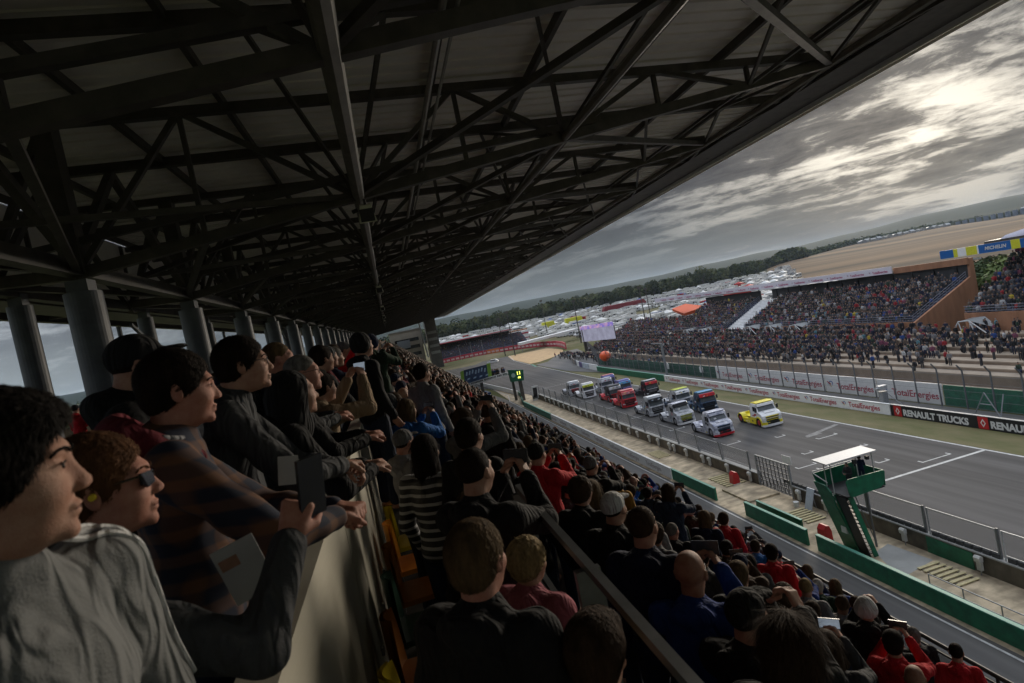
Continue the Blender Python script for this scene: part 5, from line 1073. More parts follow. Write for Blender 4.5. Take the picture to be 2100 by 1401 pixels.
def sdf_mesh(prims, vx, inflate=0., noise_amp=0., nf=30., clip=None, seed=0):
    lo = np.full(3, 1e9); hi = -lo
    for p in prims:
        if p[0] == 'e': 
            if p[5]: continue
            r = max(p[2]); a = np.array(p[1]) - r; b = np.array(p[1]) + r
        else: r = max(p[3], p[4]); a = np.minimum(p[1], p[2]) - r; b = np.maximum(p[1], p[2]) + r
        lo = np.minimum(lo, a); hi = np.maximum(hi, b)
    pad = inflate + noise_amp + 3 * vx; lo -= pad; hi += pad; n = np.ceil((hi - lo) / vx).astype(int) + 1
    D = np.full(n, .2, np.float32); ax = [lo[i] + vx * np.arange(n[i]) for i in range(3)]
    for p in prims:
        if p[0] == 'e': r = max(p[2]); a = np.array(p[1]) - r; b = np.array(p[1]) + r; k = p[3]; sub = p[5]
        else: r = max(p[3], p[4]); a = np.minimum(p[1], p[2]) - r; b = np.maximum(p[1], p[2]) + r; k = p[5]; sub = False
        mg = k + inflate + noise_amp + 3 * vx; i0 = np.maximum(0, ((a - mg - lo) / vx).astype(int)); i1 = np.minimum(n, ((b + mg - lo) / vx).astype(int) + 2)
        if (i1 <= i0).any(): continue
        sl_ = tuple(slice(i0[i], i1[i]) for i in range(3)); X_, Y_, Z_ = np.meshgrid(*[ax[i][sl_[i]].astype(np.float32) for i in range(3)], indexing='ij', sparse=True)
        if p[0] == 'e':
            x, y, z = X_ - p[1][0], Y_ - p[1][1], Z_ - p[1][2]
            if p[4] is not None:
                m = p[4]; x, y, z = (m[0][0] * x + m[1][0] * y + m[2][0] * z, m[0][1] * x + m[1][1] * y + m[2][1] * z, m[0][2] * x + m[1][2] * y + m[2][2] * z)
            rr = p[2]; k0 = np.sqrt((x / rr[0]) ** 2 + (y / rr[1]) ** 2 + (z / rr[2]) ** 2); k1 = np.sqrt((x / rr[0] ** 2) ** 2 + (y / rr[1] ** 2) ** 2 + (z / rr[2] ** 2) ** 2) + 1e-6; d = k0 * (k0 - 1) / k1
        else:
            A = np.array(p[1], float); BA = np.array(p[2], float) - A; L2 = max(1e-8, BA @ BA); h = np.clip(((X_ - A[0]) * BA[0] + (Y_ - A[1]) * BA[1] + (Z_ - A[2]) * BA[2]) / L2, 0, 1)
            d = np.sqrt((X_ - A[0] - h * BA[0]) ** 2 + (Y_ - A[1] - h * BA[1]) ** 2 + (Z_ - A[2] - h * BA[2]) ** 2) - (p[3] + (p[4] - p[3]) * h)
        d = d.astype(np.float32); S0 = D[sl_]
        if sub: hh = np.maximum(k - np.abs(S0 + d), 0) / k; D[sl_] = np.maximum(S0, -d) + hh * hh * k * .25
        else: hh = np.maximum(k - np.abs(S0 - d), 0) / k; D[sl_] = np.minimum(S0, d) - hh * hh * k * .25
    if inflate: D -= inflate
    X_, Y_, Z_ = np.meshgrid(*[a.astype(np.float32) for a in ax], indexing='ij', sparse=True)
    if noise_amp:
        s = seed
        D += noise_amp * (np.sin(nf * X_ + 3 * np.sin(nf * .4 * Z_ + s)) * np.sin(nf * .7 * Y_ + 2.5 * np.sin(nf * .35 * X_ + s * 2) + 1) + .7 * np.sin(nf * .9 * Z_ + 4 * np.sin(nf * .3 * Y_ + nf * .2 * X_ + s)))
    if clip: D = clip(D, X_, Y_, Z_)
    D[[0, -1]] = .2; D[:, [0, -1]] = .2; D[:, :, [0, -1]] = .2
    return surface_nets(D, lo, vx)
def to_mesh(name, V, F, m, mi=None):
    me = bpy.data.meshes.new(name); me.vertices.add(len(V)); me.vertices.foreach_set('co', np.ascontiguousarray(V, dtype=np.float32).ravel()); me.loops.add(len(F) * 4); me.polygons.add(len(F)); me.loops.foreach_set('vertex_index', F.ravel().astype(np.int32)); me.polygons.foreach_set('loop_start', np.arange(len(F), dtype=np.int32) * 4)
    me.polygons.foreach_set('use_smooth', np.ones(len(F), bool))
    for x in (m if isinstance(m, list) else [m]): me.materials.append(x)
    if mi is not None: me.polygons.foreach_set('material_index', mi)
    me.update(calc_edges=True); return me
def rotm(rx_=0, ry_=0, rz_=0): return np.array((Matrix.Rotation(rz_, 3, 'Z') @ Matrix.Rotation(ry_, 3, 'Y') @ Matrix.Rotation(rx_, 3, 'X')))
def head_prims(c, turn=0., tilt=0., fine=True):
    """head centred at c, turned about the neck; returns primitives in body space"""
    M_ = rotm(tilt, 0, turn); c = np.array(c)
    def P(x, y, z): return tuple(M_ @ np.array([x, y, z]) + c)
    def E(x, y, z, rx_, ry_, rz_, k=.02, rot=None, sub=False):
        m = M_ if rot is None else M_ @ rot
        return ('e', P(x, y, z), (rx_, ry_, rz_), k, m, sub)
    o = [E(0, -.015, .03, .074, .094, .088), E(0, .028, -.03, .058, .064, .082, .04), E(0, .03, -.085, .044, .05, .03, .03), E(0, .08, -.103, .017, .013, .014, .02),
         C_(P(0, .086, .008), P(0, .107, -.033), .007, .0115, .016), E(0, .078, .024, .05, .015, .010, .02), E(-.035, .055, -.035, .024, .03, .024, .03), E(.035, .055, -.035, .024, .03, .024, .03)]
    if fine: o += [E(-.011, .103, -.038, .008, .009, .007, .006), E(.011, .103, -.038, .008, .009, .007, .006), E(-.031, .094, .0, .015, .014, .009, .012, None, True), E(.031, .094, .0, .015, .014, .009, .012, None, True),
                   E(-.031, .077, .0, .0125, .0125, .0115, .004), E(.031, .077, .0, .0125, .0125, .0115, .004), E(0, .091, -.064, .022, .010, .0055, .006), E(0, .088, -.077, .019, .011, .0065, .006)]
    for s in (-1, 1):
        o.append(E(s * .079, -.008, -.012, .008, .019, .031, .012, rotm(.15, s * .18, s * -.35)))
        if fine: o.append(E(s * .087, -.003, -.010, .006, .011, .018, .006, rotm(.15, 0, s * -.35), True))
    return o
def hand_prims(w, d, nrm, curl, spread=.2, s=1.):
    """palm and five separate fingers; w wrist, d pointing direction, nrm palm normal, curl bend per joint"""
    w, d, nrm = Vector(w), Vector(d).normalized(), Vector(nrm).normalized(); sd = d.cross(nrm).normalized(); nrm = sd.cross(d).normalized(); o = []
    kn = w + d * .085 * s
    for i, (off, L_) in enumerate(((-.030, .072), (-.010, .082), (.010, .076), (.029, .060))):
        base = kn + sd * off * s; dd = (d + sd * off * spread * 12 * .3).normalized(); ang = curl; o.append(C_(tuple(w + sd * off * .6 * s + d * .012), tuple(base), .013 * s, .0115 * s, .012))
        p = base; r = .0095 * s
        for seg in (.45, .32, .23):
            ang2 = ang * (1 + .12 * i); dn = (dd * math.cos(ang2) + nrm * math.sin(ang2)); q = p + dn * L_ * seg * s; o.append(C_(tuple(p), tuple(q), r, r * .9, .003)); p = q; r *= .9; ang += curl
    tb = w + d * .028 * s - sd * .026 * s; t1 = tb + (d * .55 - sd * .6 + nrm * .45).normalized() * .040 * s; t2 = t1 + (d * .75 - sd * .1 + nrm * .5).normalized() * .034 * s
    o += [C_(tuple(tb), tuple(t1), .0145 * s, .0115 * s, .012), C_(tuple(t1), tuple(t2), .0112 * s, .009 * s, .004)]
    return o
POSES = {  # shoulder-relative targets: (R elbow, R wrist, L elbow, L wrist, hand curl)
    'stand': ((.25, -.03, 1.13), (.24, .08, .90), (-.25, -.03, 1.13), (-.24, .08, .90), .35),
    'lean': ((.25, .12, 1.14), (.08, .34, 1.16), (-.25, .12, 1.14), (-.07, .35, 1.17), .5),
    'phone': ((.21, .24, 1.30), (.075, .37, 1.50), (-.21, .24, 1.30), (-.075, .37, 1.50), .7),
    'high': ((.23, .22, 1.46), (.15, .32, 1.72), (-.25, -.02, 1.13), (-.22, .1, .92), .7),
    'both_high': ((.24, .24, 1.42), (.09, .34, 1.66), (-.24, .24, 1.42), (-.09, .34, 1.66), .7),
    'crossed': ((.25, .08, 1.15), (-.08, .22, 1.2), (-.25, .08, 1.15), (.08, .25, 1.16), .4)}
HC = (0, .03, 1.635)
def body_prims(pose, turn=0., tilt=0., fine=True, legs=True, lean=0.):
    re, rw, le, lw, curl = POSES[pose] if isinstance(pose, str) else pose
    o = [E_((0, 0, 1.27), (.145, .095, .19), .05), E_((0, .01, 1.08), (.13, .095, .16), .05), E_((0, 0, .95), (.145, .11, .11), .05), C_((-.15, -.01, 1.415), (.15, -.01, 1.415), .05, .05, .05), C_((0, -.02, 1.40), (0, .0, 1.565), .062, .055, .04)]
    if legs:
        for s in (-1, 1): o += [C_((s * .09, 0, .9), (s * .1, .02, .5), .08, .052, .04), C_((s * .1, .02, .5), (s * .1, -.02, .09), .052, .036, .02), E_((s * .1, .05, .045), (.042, .125, .04), .02)]
    for s, e, w in ((1, re, rw), (-1, le, lw)):
        o += [C_((s * .17, -.01, 1.41), e, .046, .037, .03), C_(e, w, .037, .025, .02)]
        dv = (Vector(w) - Vector(e)).normalized(); up = Vector((0, .0, -1)) if abs(dv.z) < .6 else Vector((-s * .6, .8, 0))
        if (isinstance(pose, str) and pose in ('phone', 'both_high', 'high')) or w[2] > 1.46: dv = (dv + Vector((-s * .25, .1, .5))).normalized(); up = Vector((-s, .15, 0))
        if fine: o += hand_prims(w, dv, up * (1 if not (isinstance(pose, str) and pose == 'stand') else 1), curl, s=1.)
        else: o += [C_(w, tuple(Vector(w) + dv * .085), .026, .03, .02), C_(tuple(Vector(w) + dv * .085), tuple(Vector(w) + dv * .12 + up.normalized() * .05), .03, .018, .01)]
    return o + head_prims(HC, turn, tilt, fine)
def top_prims(pose, puffy=.018, hood=True, sleeve=.93):
    re, rw, le, lw, curl = POSES[pose] if isinstance(pose, str) else pose; p = puffy
    o = [E_((0, 0, 1.27), (.155 + p, .105 + p, .2), .05), E_((0, .01, 1.05), (.145 + p, .11 + p, .19), .05), E_((0, 0, .93), (.16 + p, .12 + p, .10), .05), C_((-.165, -.01, 1.41), (.165, -.01, 1.41), .056 + p * .6, .056 + p * .6, .05), C_((0, -.025, 1.42), (0, -.01, 1.49), .085, .074, .04)]
    for s, e, w in ((1, re, rw), (-1, le, lw)):
        w2 = tuple(np.array(e) + (np.array(w) - np.array(e)) * sleeve); o += [C_((s * .175, -.01, 1.41), e, .06 + p * .5, .05 + p * .5, .04), C_(e, w2, .05 + p * .5, .036 + p * .3, .02)]
    if hood: o += [E_((0, -.10, 1.47), (.11, .055, .06), .04), C_((-.07, -.03, 1.485), (-.03, .05, 1.44), .03, .025, .02), C_((.07, -.03, 1.485), (.03, .05, 1.44), .03, .025, .02)]
    return o
def leg_prims():
    o = [E_((0, 0, .93), (.155, .118, .10), .04)]
    for s in (-1, 1): o += [C_((s * .09, 0, .9), (s * .1, .02, .5), .092, .066, .04), C_((s * .1, .02, .5), (s * .1, -.02, .1), .066, .055, .02)]
    return o
def hair_prims(style, turn, tilt):
    M_ = rotm(tilt, 0, turn); c = np.array(HC)
    def P(x, y, z): return tuple(M_ @ np.array([x, y, z]) + c)
    def E(x, y, z, a, b, d, k=.02, sub=False): return ('e', P(x, y, z), (a, b, d), k, M_, sub)
    t = {'buzz': .0025, 'short': .011, 'bald': .0, 'long': .014, 'bun': .010, 'curly': .024, 'cap': 0, 'beanie': 0, 'hood': 0, 'fringe': .017}[style]
    o = [E(0, -.016, .032, .075 + t, .095 + t, .088 + t)]
    if style in ('short', 'curly', 'fringe', 'long', 'bun'): o += [E(0, -.05, -.02, .066 + t * .5, .055 + t * .5, .06, .02)]
    if style == 'fringe': o += [E(0, .055, .075, .06, .045, .035, .03)]
    if style in ('long',): o += [C_(P(-.045, -.05, -.03), P(-.055, -.06, -.24), .045, .04, .03), C_(P(.045, -.05, -.03), P(.055, -.06, -.24), .045, .04, .03), C_(P(0, -.075, 0), P(0, -.085, -.27), .05, .05, .03), C_(P(-.07, -.0, .0), P(-.085, -.02, -.17), .02, .02, .03), C_(P(.07, -.0, .0), P(.085, -.02, -.17), .02, .02, .03)]
    if style == 'bun': o += [E(0, -.115, .05, .032, .03, .032, .012), C_(P(0, -.12, .04), P(0, -.13, -.12), .02, .012, .01)]
    if style == 'cap': o = [E(0, -.014, .036, .083, .103, .089), E(0, .118, .045, .068, .062, .011, .012)]
    if style == 'beanie': o = [E(0, -.016, .03, .088, .107, .104), C_(P(-.02, -.02, .0), P(.02, -.02, .0), .09, .09, .02)]
    if style == 'hood': o = [E(0, -.03, .01, .105, .118, .125), C_(P(0, -.05, -.05), P(0, -.06, -.16), .105, .12, .04)]
    # the face stays free
    if style in ('beanie',): o += [E(0, .07, -.07, .09, .09, .095, .01, True)]
    elif style == 'hood': o += [E(0, .10, -.03, .078, .12, .108, .01, True)]
    elif style == 'cap': o += [E(0, .02, -.085, .12, .16, .105, .006, True)]
    else: o += [E(0, .105, -.045, .082, .088, .105, .012, True), E(0, .03, -.115, .11, .075, .11, .01, True)]
    if style in ('buzz', 'short', 'curly', 'fringe', 'bun'): o += [E(0, -.03, -.15, .12, .14, .075, .01, True)]
    return o
def strands(V, F, n, ln, seed, wid=.0016, down=.75, curl_=0.):
    g = np.random.default_rng(seed); c = V[F].mean(1); nr = np.cross(V[F[:, 2]] - V[F[:, 0]], V[F[:, 3]] - V[F[:, 1]]); nr /= np.linalg.norm(nr, axis=1)[:, None] + 1e-9
    k = g.integers(0, len(F), n); p = c[k]; N_ = nr[k]; T_ = np.array([0, -.55, -down]) + g.normal(0, (.11 if ln > .08 else .15 if .02 < ln < .03 and wid < .001 else .28) + curl_, (n, 3)); T_ -= N_ * (T_ * N_).sum(1)[:, None]; T_ /= np.linalg.norm(T_, axis=1)[:, None] + 1e-9; W_ = np.cross(N_, T_); L_ = ln * g.uniform(.6, 1.3, n)[:, None]; w = wid * g.uniform(.7, 1.5, n)[:, None]
    a = p - N_ * .002; b = p + T_ * L_ * .5 + N_ * (.002 + ln * .03); e = p + T_ * L_ + N_ * (ln * .05 * g.uniform(-.8, 1.6, n)[:, None]); v = np.stack([a - W_ * w, a + W_ * w, b + W_ * w, b - W_ * w, e + W_ * w * .3, e - W_ * w * .3], 1).reshape(-1, 3)
    i = np.arange(n)[:, None] * 6; return v, np.concatenate([i + [0, 1, 2, 3], i + [3, 2, 4, 5]])
def hair_mesh(style, turn, tilt, vx, m, seed=1, n=1500):
    if style == 'bald': return None
    V, F = sdf_mesh(hair_prims(style, turn, tilt), vx, noise_amp={'short': .0010, 'curly': .0028, 'fringe': .0004, 'long': .0010}.get(style, 0), nf=260 if style != 'curly' else 180, seed=seed)
    if style in ('short', 'long', 'curly', 'fringe', 'bun', 'buzz') and n:
        ln = {'short': .017, 'long': .10, 'curly': .018, 'fringe': .024, 'bun': .04, 'buzz': .006}[style]
        if n > 5000:      # stray hairs
            v, f = strands(V, F, n // 10, ln * 1.15, seed + 50, wid=.0005, down=.45, curl_=.5); v2 = v.reshape(-1, 6, 3); F = np.concatenate([F, f + len(V)]); V = np.concatenate([V, v]); F0 = F[:len(F) - len(f)]
        else: F0 = F
        v, f = strands(V, F0, n, ln, seed, wid=.0009 if n > 5000 else .0016, down=1.1 if style == 'long' else .6, curl_=.6 if style == 'curly' else 0); F = np.concatenate([F, f + len(V)]); V = np.concatenate([V, v])
    return to_mesh('hair', V, F, m)
def skin(name, c): return mat('skin_' + name, tuple(min(1, k * 1.15) for k in c), .6, .10, 30, .3, 420, spec=.3, col2=(c[0] * .92, c[1] * .74, c[2] * .68))
SK = [skin('fair', (.40, .235, .17)), skin('tan', (.30, .165, .11)), skin('rosy', (.42, .21, .155)), skin('brown', (.12, .06, .038))]
def hairm(name, c): return mat('hair_' + name, c, .8, .45, 30, .4, 90, stretch=(1, 1, .25), spec=.12)
HR = dict(black=hairm('black', (.008, .006, .005)), dark=hairm('dark', (.016, .010, .007)), brown=hairm('brown', (.045, .026, .015)), light=hairm('light', (.11, .07, .035)), blond=hairm('blond', (.26, .185, .09)), grey=hairm('grey', (.14, .13, .12)), white=hairm('white', (.42, .40, .37)), ginger=hairm('ginger', (.10, .045, .02)))
def folds(m):
    t = m.node_tree; b = t.nodes['Principled BSDF']; co = t.nodes.new('ShaderNodeTexCoord'); mp = t.nodes.new('ShaderNodeMapping'); mp.inputs['Scale'].default_value = (2.6, 2.6, .75); t.links.new(co.outputs['Object'], mp.inputs[0])
    n = t.nodes.new('ShaderNodeTexNoise'); n.inputs['Scale'].default_value = 5.; n.inputs['Detail'].default_value = 1.2; n.inputs['Distortion'].default_value = 1.8; t.links.new(mp.outputs[0], n.inputs['Vector'])
    bp = t.nodes.new('ShaderNodeBump'); bp.inputs['Strength'].default_value = 1; bp.inputs['Distance'].default_value = .035; t.links.new(n.outputs[0], bp.inputs['Height'])
    old = [l for l in t.links if l.to_socket == b.inputs['Normal']]
    if old: t.links.new(old[0].from_socket, bp.inputs['Normal'])
    t.links.new(bp.outputs[0], b.inputs['Normal']); return m
def clothm(name, c, v=.16): return folds(mat('cloth_' + name, c, .88, v, 5, .25, 220, spec=.2))
CL = dict(black=clothm('black', (.013, .013, .014)), charcoal=clothm('charcoal', (.05, .052, .056)), grey=clothm('grey', (.11, .11, .115)), light_grey=clothm('light_grey', (.22, .22, .23)), navy=clothm('navy', (.012, .018, .045)), blue=clothm('blue', (.012, .04, .19)), bright_blue=clothm('bright_blue', (.02, .13, .42)), red=clothm('red', (.50, .016, .024)), maroon=clothm('maroon', (.11, .012, .02)), pink=clothm('pink', (.30, .085, .11)), green=clothm('green', (.018, .04, .025)), beige=clothm('beige', (.24, .17, .105)), white=clothm('white', (.52, .52, .52)), brown=clothm('brown', (.055, .034, .022)), mustard=clothm('mustard', (.38, .20, .03)), denim=clothm('denim', (.03, .045, .08)), jeans=clothm('jeans', (.02, .028, .05)))
LENS = mat('dark_lens', (.006, .006, .007), .08, .1); PHB = mat('phone_body', (.012, .012, .014), .25, .2); PHS = mat('phone_screen', (.25, .3, .36), .2, .3, 8, emit=.25); PHD = mat('phone_screen_dim', (.05, .06, .07), .2, .3, 20)
YEL = mat('earplug', (.75, .55, .02), .5, .1)
_cache = {}
def body_mesh(pose, turn, tilt, vx, fine, sk):
    key = ('b', str(pose), turn, tilt, vx); 
    if key not in _cache: V, F = sdf_mesh(body_prims(pose, turn, tilt, fine), vx); _cache[key] = to_mesh('person', V, F, sk)
    return _cache[key]
def top_mesh(pose, puffy, hood, vx, na, seed):
    key = ('t', str(pose), puffy, hood, vx, na, seed)
    if key not in _cache:
        def clip(D, X_, Y_, Z_): return np.maximum(D, .86 - Z_ + 0 * X_)
        V, F = sdf_mesh(top_prims(pose, puffy, hood), vx, noise_amp=na, nf=34, clip=clip, seed=seed); _cache[key] = to_mesh('jacket', V, F, CL['black'])
    return _cache[key]
def leg_mesh(vx):
    key = ('l', vx)
    if key not in _cache: V, F = sdf_mesh(leg_prims(), vx); _cache[key] = to_mesh('trousers', V, F, CL['black'])
    return _cache[key]
def hmesh(style, turn, tilt, vx, seed, n):
    key = ('h', style, turn, tilt, vx, seed)
    if key not in _cache: _cache[key] = hair_mesh(style, turn, tilt, vx, HR['dark'], seed, n)
    return _cache[key]
def setm(o, m):
    o.material_slots[0].link = 'OBJECT'; o.material_slots[0].material = m
def person(x, y, zhead, heading, label, pose='stand', hair='short', hc='dark', top='black', sk=0, turn=0, tilt=0, scale=1., fine=False, puffy=.018, hood=True, phone=False, group=None, legs='jeans', seed=1, glasses=None, vx=None, phlabel=None, feet=None, lean=0, phrot=0):
    vx = vx or (.0055 if fine else .0105); turn_, tilt_ = R(turn), R(tilt)
    zf = zhead - HC[2] * scale if feet is None else feet
    if lean:
        ln_ = R(lean); tilt_ += ln_; tilt_ = round(tilt_, 3)
        if isinstance(pose, str): pose = POSES[pose]
        def un(p): d = Vector(p) - Vector(HC); return tuple(round(q, 4) for q in (Matrix.Rotation(ln_ * .8, 3, 'X') @ d + Vector(HC)))
        pose = tuple(un(p) for p in pose[:4]) + (pose[4],)
    me = body_mesh(pose, turn_, tilt_, vx, fine or vx < .012, SK[0]); o = bpy.data.objects.new('person', me); COL.objects.link(o); setm(o, SK[sk]); tag(o, label, 'person', group)
    a = R(heading - 90); rot = Matrix.Rotation(a, 3, 'Z')
    if lean: off = rot @ (Matrix.Rotation(-ln_, 3, 'X') @ Vector(HC)) * scale; zf = zhead - off.z
    else: off = rot @ (Vector((HC[0], HC[1], 0)) * scale)
    o.location = (x - off.x, y - off.y, zf); o.rotation_euler = (-R(lean), 0, a); o.scale = (scale,) * 3
    t = bpy.data.objects.new('hoodie' if hood else 'jacket', top_mesh(pose, puffy, hood, vx * 1.25, .0038 if fine else .0028, seed % 3)); COL.objects.link(t); t.parent = o; setm(t, CL[top] if isinstance(top, str) else top)
    l = bpy.data.objects.new('trousers', leg_mesh(.018)); COL.objects.link(l); l.parent = o; setm(l, CL[legs])
    if hair != 'bald':
        hm_ = hmesh(hair, turn_, tilt_, max(.0045, vx * .8), seed % 3 if not fine else seed, 9000 if fine else 900); h = bpy.data.objects.new({'cap': 'cap', 'beanie': 'beanie', 'hood': 'hood'}.get(hair, 'hair'), hm_); COL.objects.link(h); h.parent = o
        setm(h, HR[hc] if hair not in ('cap', 'beanie', 'hood') else CL[hc])
        if hair == 'cap' :
            b = bpy.data.objects.new('hair', hmesh('buzz', turn_, tilt_, max(.006, vx), 1, 300)); COL.objects.link(b); b.parent = o; setm(b, HR['dark'])
    if fine:
        M_ = Matrix(rotm(tilt_, 0, turn_).tolist()); g = MB(); e = MB(); hcv = Vector(HC)
        def Q(*p): return tuple(M_ @ Vector(p) + hcv)
        for s in (-1, 1):
            pp_ = [(.012, .098, .018), (.022, .0975, .024), (.034, .094, .027), (.046, .086, .024), (.054, .078, .017)]
            for p_, q_ in zip(pp_[:-1], pp_[1:]): g.tube(Q(s * p_[0], p_[1], p_[2]), Q(s * q_[0], q_[1], q_[2]), .0023, .0020, n=6)
            for p_, q_ in (((.020, .0905, .003), (.030, .0925, .0065)), ((.030, .0925, .0065), (.042, .087, .003))): e.tube(Q(s * p_[0], p_[1], p_[2]), Q(s * q_[0], q_[1], q_[2]), .0014, n=5)
            e.tube(Q(s * .031, .085, -.0005), Q(s * .031, .0905, -.0005), .0052, .004, n=10)
        g.build('eyebrows', HR[hc] if hc in HR else HR['dark'], o, smooth=True); e.build('eyes', mat('eye_dark', (.02, .014, .01), .2, .2), o, smooth=True)
        mo = MB(); mo.tube(Q(-.02, .0935, -.0705), Q(0, .0985, -.0700), .0010, n=5); mo.tube(Q(0, .0985, -.0700), Q(.02, .0935, -.0705), .0010, n=5); mo.build('lips_line', mat('lip_dark', (.09, .03, .025), .5, .1), o)
    if glasses:
        M_ = Matrix(rotm(tilt_, 0, turn_).tolist()); g = MB(); hcv = Vector(HC)
        def Q(*p): return tuple(M_ @ Vector(p) + hcv)
        for s in (-1, 1):
            if glasses == 'sun':
                g.add([Q(s * .008, .104, .012), Q(s * .056, .088, .014), Q(s * .057, .086, -.012), Q(s * .045, .095, -.022), Q(s * .014, .105, -.016)] + [Q(s * .008, .099, .012), Q(s * .056, .083, .014), Q(s * .057, .081, -.012), Q(s * .045, .09, -.022), Q(s * .014, .10, -.016)], [(0, 1, 2, 3, 4), (9, 8, 7, 6, 5), (0, 5, 6, 1), (1, 6, 7, 2), (2, 7, 8, 3), (3, 8, 9, 4), (4, 9, 5, 0)])
            else:
                for k in range(10): a0, a1 = k * .628, (k + 1) * .628; g.tube(Q(s * .032 + .021 * math.cos(a0), .098, -.003 + .016 * math.sin(a0)), Q(s * .032 + .021 * math.cos(a1), .098, -.003 + .016 * math.sin(a1)), .0016, n=4)
            g.tube(Q(s * .056, .088, .008), Q(s * .081, -.005, .006), .0028 if glasses == 'sun' else .0016, n=5)
        g.tube(Q(-.01, .106, .006), Q(.01, .106, .006), .002, n=5); g.build('glasses', LENS if glasses == 'sun' else MATS['black'], o)
    if phone:
        re, rw, le, lw, _ = POSES[pose] if isinstance(pose, str) else pose
        if (isinstance(pose, str) and pose in ('phone', 'both_high')) or (not isinstance(pose, str) and (Vector(rw) - Vector(lw)).length < .3): c = (Vector(rw) + Vector(lw)) / 2 + Vector((0, .05, .09)); dim = (.155, .009, .078)
        else: c = Vector(rw) + Vector((-.03, .05, .12)); dim = (.078, .009, .155)
        p = empty('phone', tuple(o.matrix_basis @ c), label=phlabel or 'phone held up by the ' + ' '.join(label.replace('filming with a large black tablet phone', 'filming').split()[:11]), cat='phone', group=None); p.rotation_euler = (R(-10), 0, a + R(phrot)); b = MB(); b.box((-dim[0] / 2, -dim[1] / 2, -dim[2] / 2), (dim[0] / 2, dim[1] / 2, dim[2] / 2)); b.build('case', PHB, p)
        b = MB(); b.box((-dim[0] / 2 + .004, -dim[1] / 2 - .0012, -dim[2] / 2 + .004), (dim[0] / 2 - .004, -dim[1] / 2 - .0002, dim[2] / 2 - .004)); b.build('screen', PHS if phone == 'lit' else PHD, p)
    return o
# ------------------------------------------------------------------ named spectators (position of the head, metres)
plaid = bpy.data.materials.new('plaid_cloth'); plaid.use_nodes = True; t_ = plaid.node_tree; b_ = t_.nodes['Principled BSDF']; b_.inputs['Roughness'].default_value = .9
tc_ = t_.nodes.new('ShaderNodeTexCoord'); outs = []
for ax_, sc_ in (('X', 9.), ('Z', 8.)):
    wv = t_.nodes.new('ShaderNodeTexWave'); wv.bands_direction = ax_; wv.inputs['Scale'].default_value = sc_ / 2.; wv.inputs['Distortion'].default_value = 1.5; t_.links.new(tc_.outputs['Object'], wv.inputs[0]); rp = t_.nodes.new('ShaderNodeValToRGB'); rp.color_ramp.elements[0].position = .45; rp.color_ramp.elements[1].position = .75
    rp.color_ramp.elements[0].color = (.010, .015, .034, 1); rp.color_ramp.elements[1].color = (.13, .06, .032, 1); t_.links.new(wv.outputs[1], rp.inputs[0]); outs.append(rp.outputs[0])
mx_ = t_.nodes.new('ShaderNodeMix'); mx_.data_type = 'RGBA'; mx_.inputs[0].default_value = .5; t_.links.new(outs[0], mx_.inputs[6]); t_.links.new(outs[1], mx_.inputs[7]); t_.links.new(mx_.outputs[2], b_.inputs['Base Color'])
stripes = bpy.data.materials.new('striped_cloth'); stripes.use_nodes = True; t_ = stripes.node_tree; wv = t_.nodes.new('ShaderNodeTexWave'); wv.bands_direction = 'Z'; wv.inputs['Scale'].default_value = 5.; tc_ = t_.nodes.new('ShaderNodeTexCoord'); t_.links.new(tc_.outputs['Object'], wv.inputs[0]); rp = t_.nodes.new('ShaderNodeValToRGB'); rp.color_ramp.interpolation = 'CONSTANT'; rp.color_ramp.elements[1].position = .72; rp.color_ramp.elements[0].color = (.008, .008, .009, 1); rp.color_ramp.elements[1].color = (.4, .4, .4, 1); t_.links.new(wv.outputs[1], rp.inputs[0]); t_.links.new(rp.outputs[0], t_.nodes['Principled BSDF'].inputs['Base Color'])
track = bpy.data.materials.new('track_top'); track.use_nodes = True; t_ = track.node_tree
CL['track'] = clothm('track', (.17, .175, .175), .1)
REACH = ((.17, .30, 1.22), (.08, .40, 1.42), (-.24, .02, 1.12), (-.2, .22, 1.1), 1.0)
CLASP = ((.26, .20, 1.15), (.09, .40, 1.11), (-.26, .20, 1.15), (-.01, .43, 1.12), 1.05)
HANG = ((.25, .16, 1.15), (.05, .36, 1.12), (-.25, .17, 1.15), (-.18, .38, 1.06), .8)
key = []
def K(x, y, z, h, lab, **k): key.append((x, y)); return person(x, y, z, h, lab, **k)
# behind the parapet wall
K(-.595, .99, 17.92, -20, 'young person with thick dark hair in a grey striped track top, nearest at lower left', hair='fringe', hc='black', top='track', sk=0, fine=True, hood=False, seed=2, pose='stand', tilt=-4, turn=40, puffy=.022, lean=4)
K(-.70, 1.52, 17.80, 12, 'man with short gingery hair, dark sunglasses and yellow earplug in a charcoal hoodie', pose=REACH, hair='short', hc='ginger', top='charcoal', sk=2, glasses='sun', fine=True, seed=3, phrot=-55, phone=True, puffy=.020, phlabel='dark phone held out over the wall by the man in sunglasses', lean=13)
K(-.66, 2.02, 17.98, 18, 'dark-haired man in a navy and brown plaid jacket clasping his hands over the wall', pose=CLASP, hair='short', hc='dark', top=plaid, sk=2, fine=True, seed=4, tilt=-6, puffy=.022, lean=5)
K(-.62, 2.72, 18.02, 10, 'man with dark hair and thin glasses behind the plaid jacket man', hair='short', hc='dark', top='charcoal', glasses='thin', pose=HANG, seed=1, fine=True, lean=13)
K(-.95, 2.55, 18.10, 25, 'person in a round black cap behind the plaid jacket man', hair='cap', hc='black', top='black', seed=1, lean=13)
K(-.52, 3.22, 17.82, 20, 'person in a black hood leaning over the wall', hair='hood', hc='black', top='black', pose='lean', seed=2, puffy=.03, lean=13)
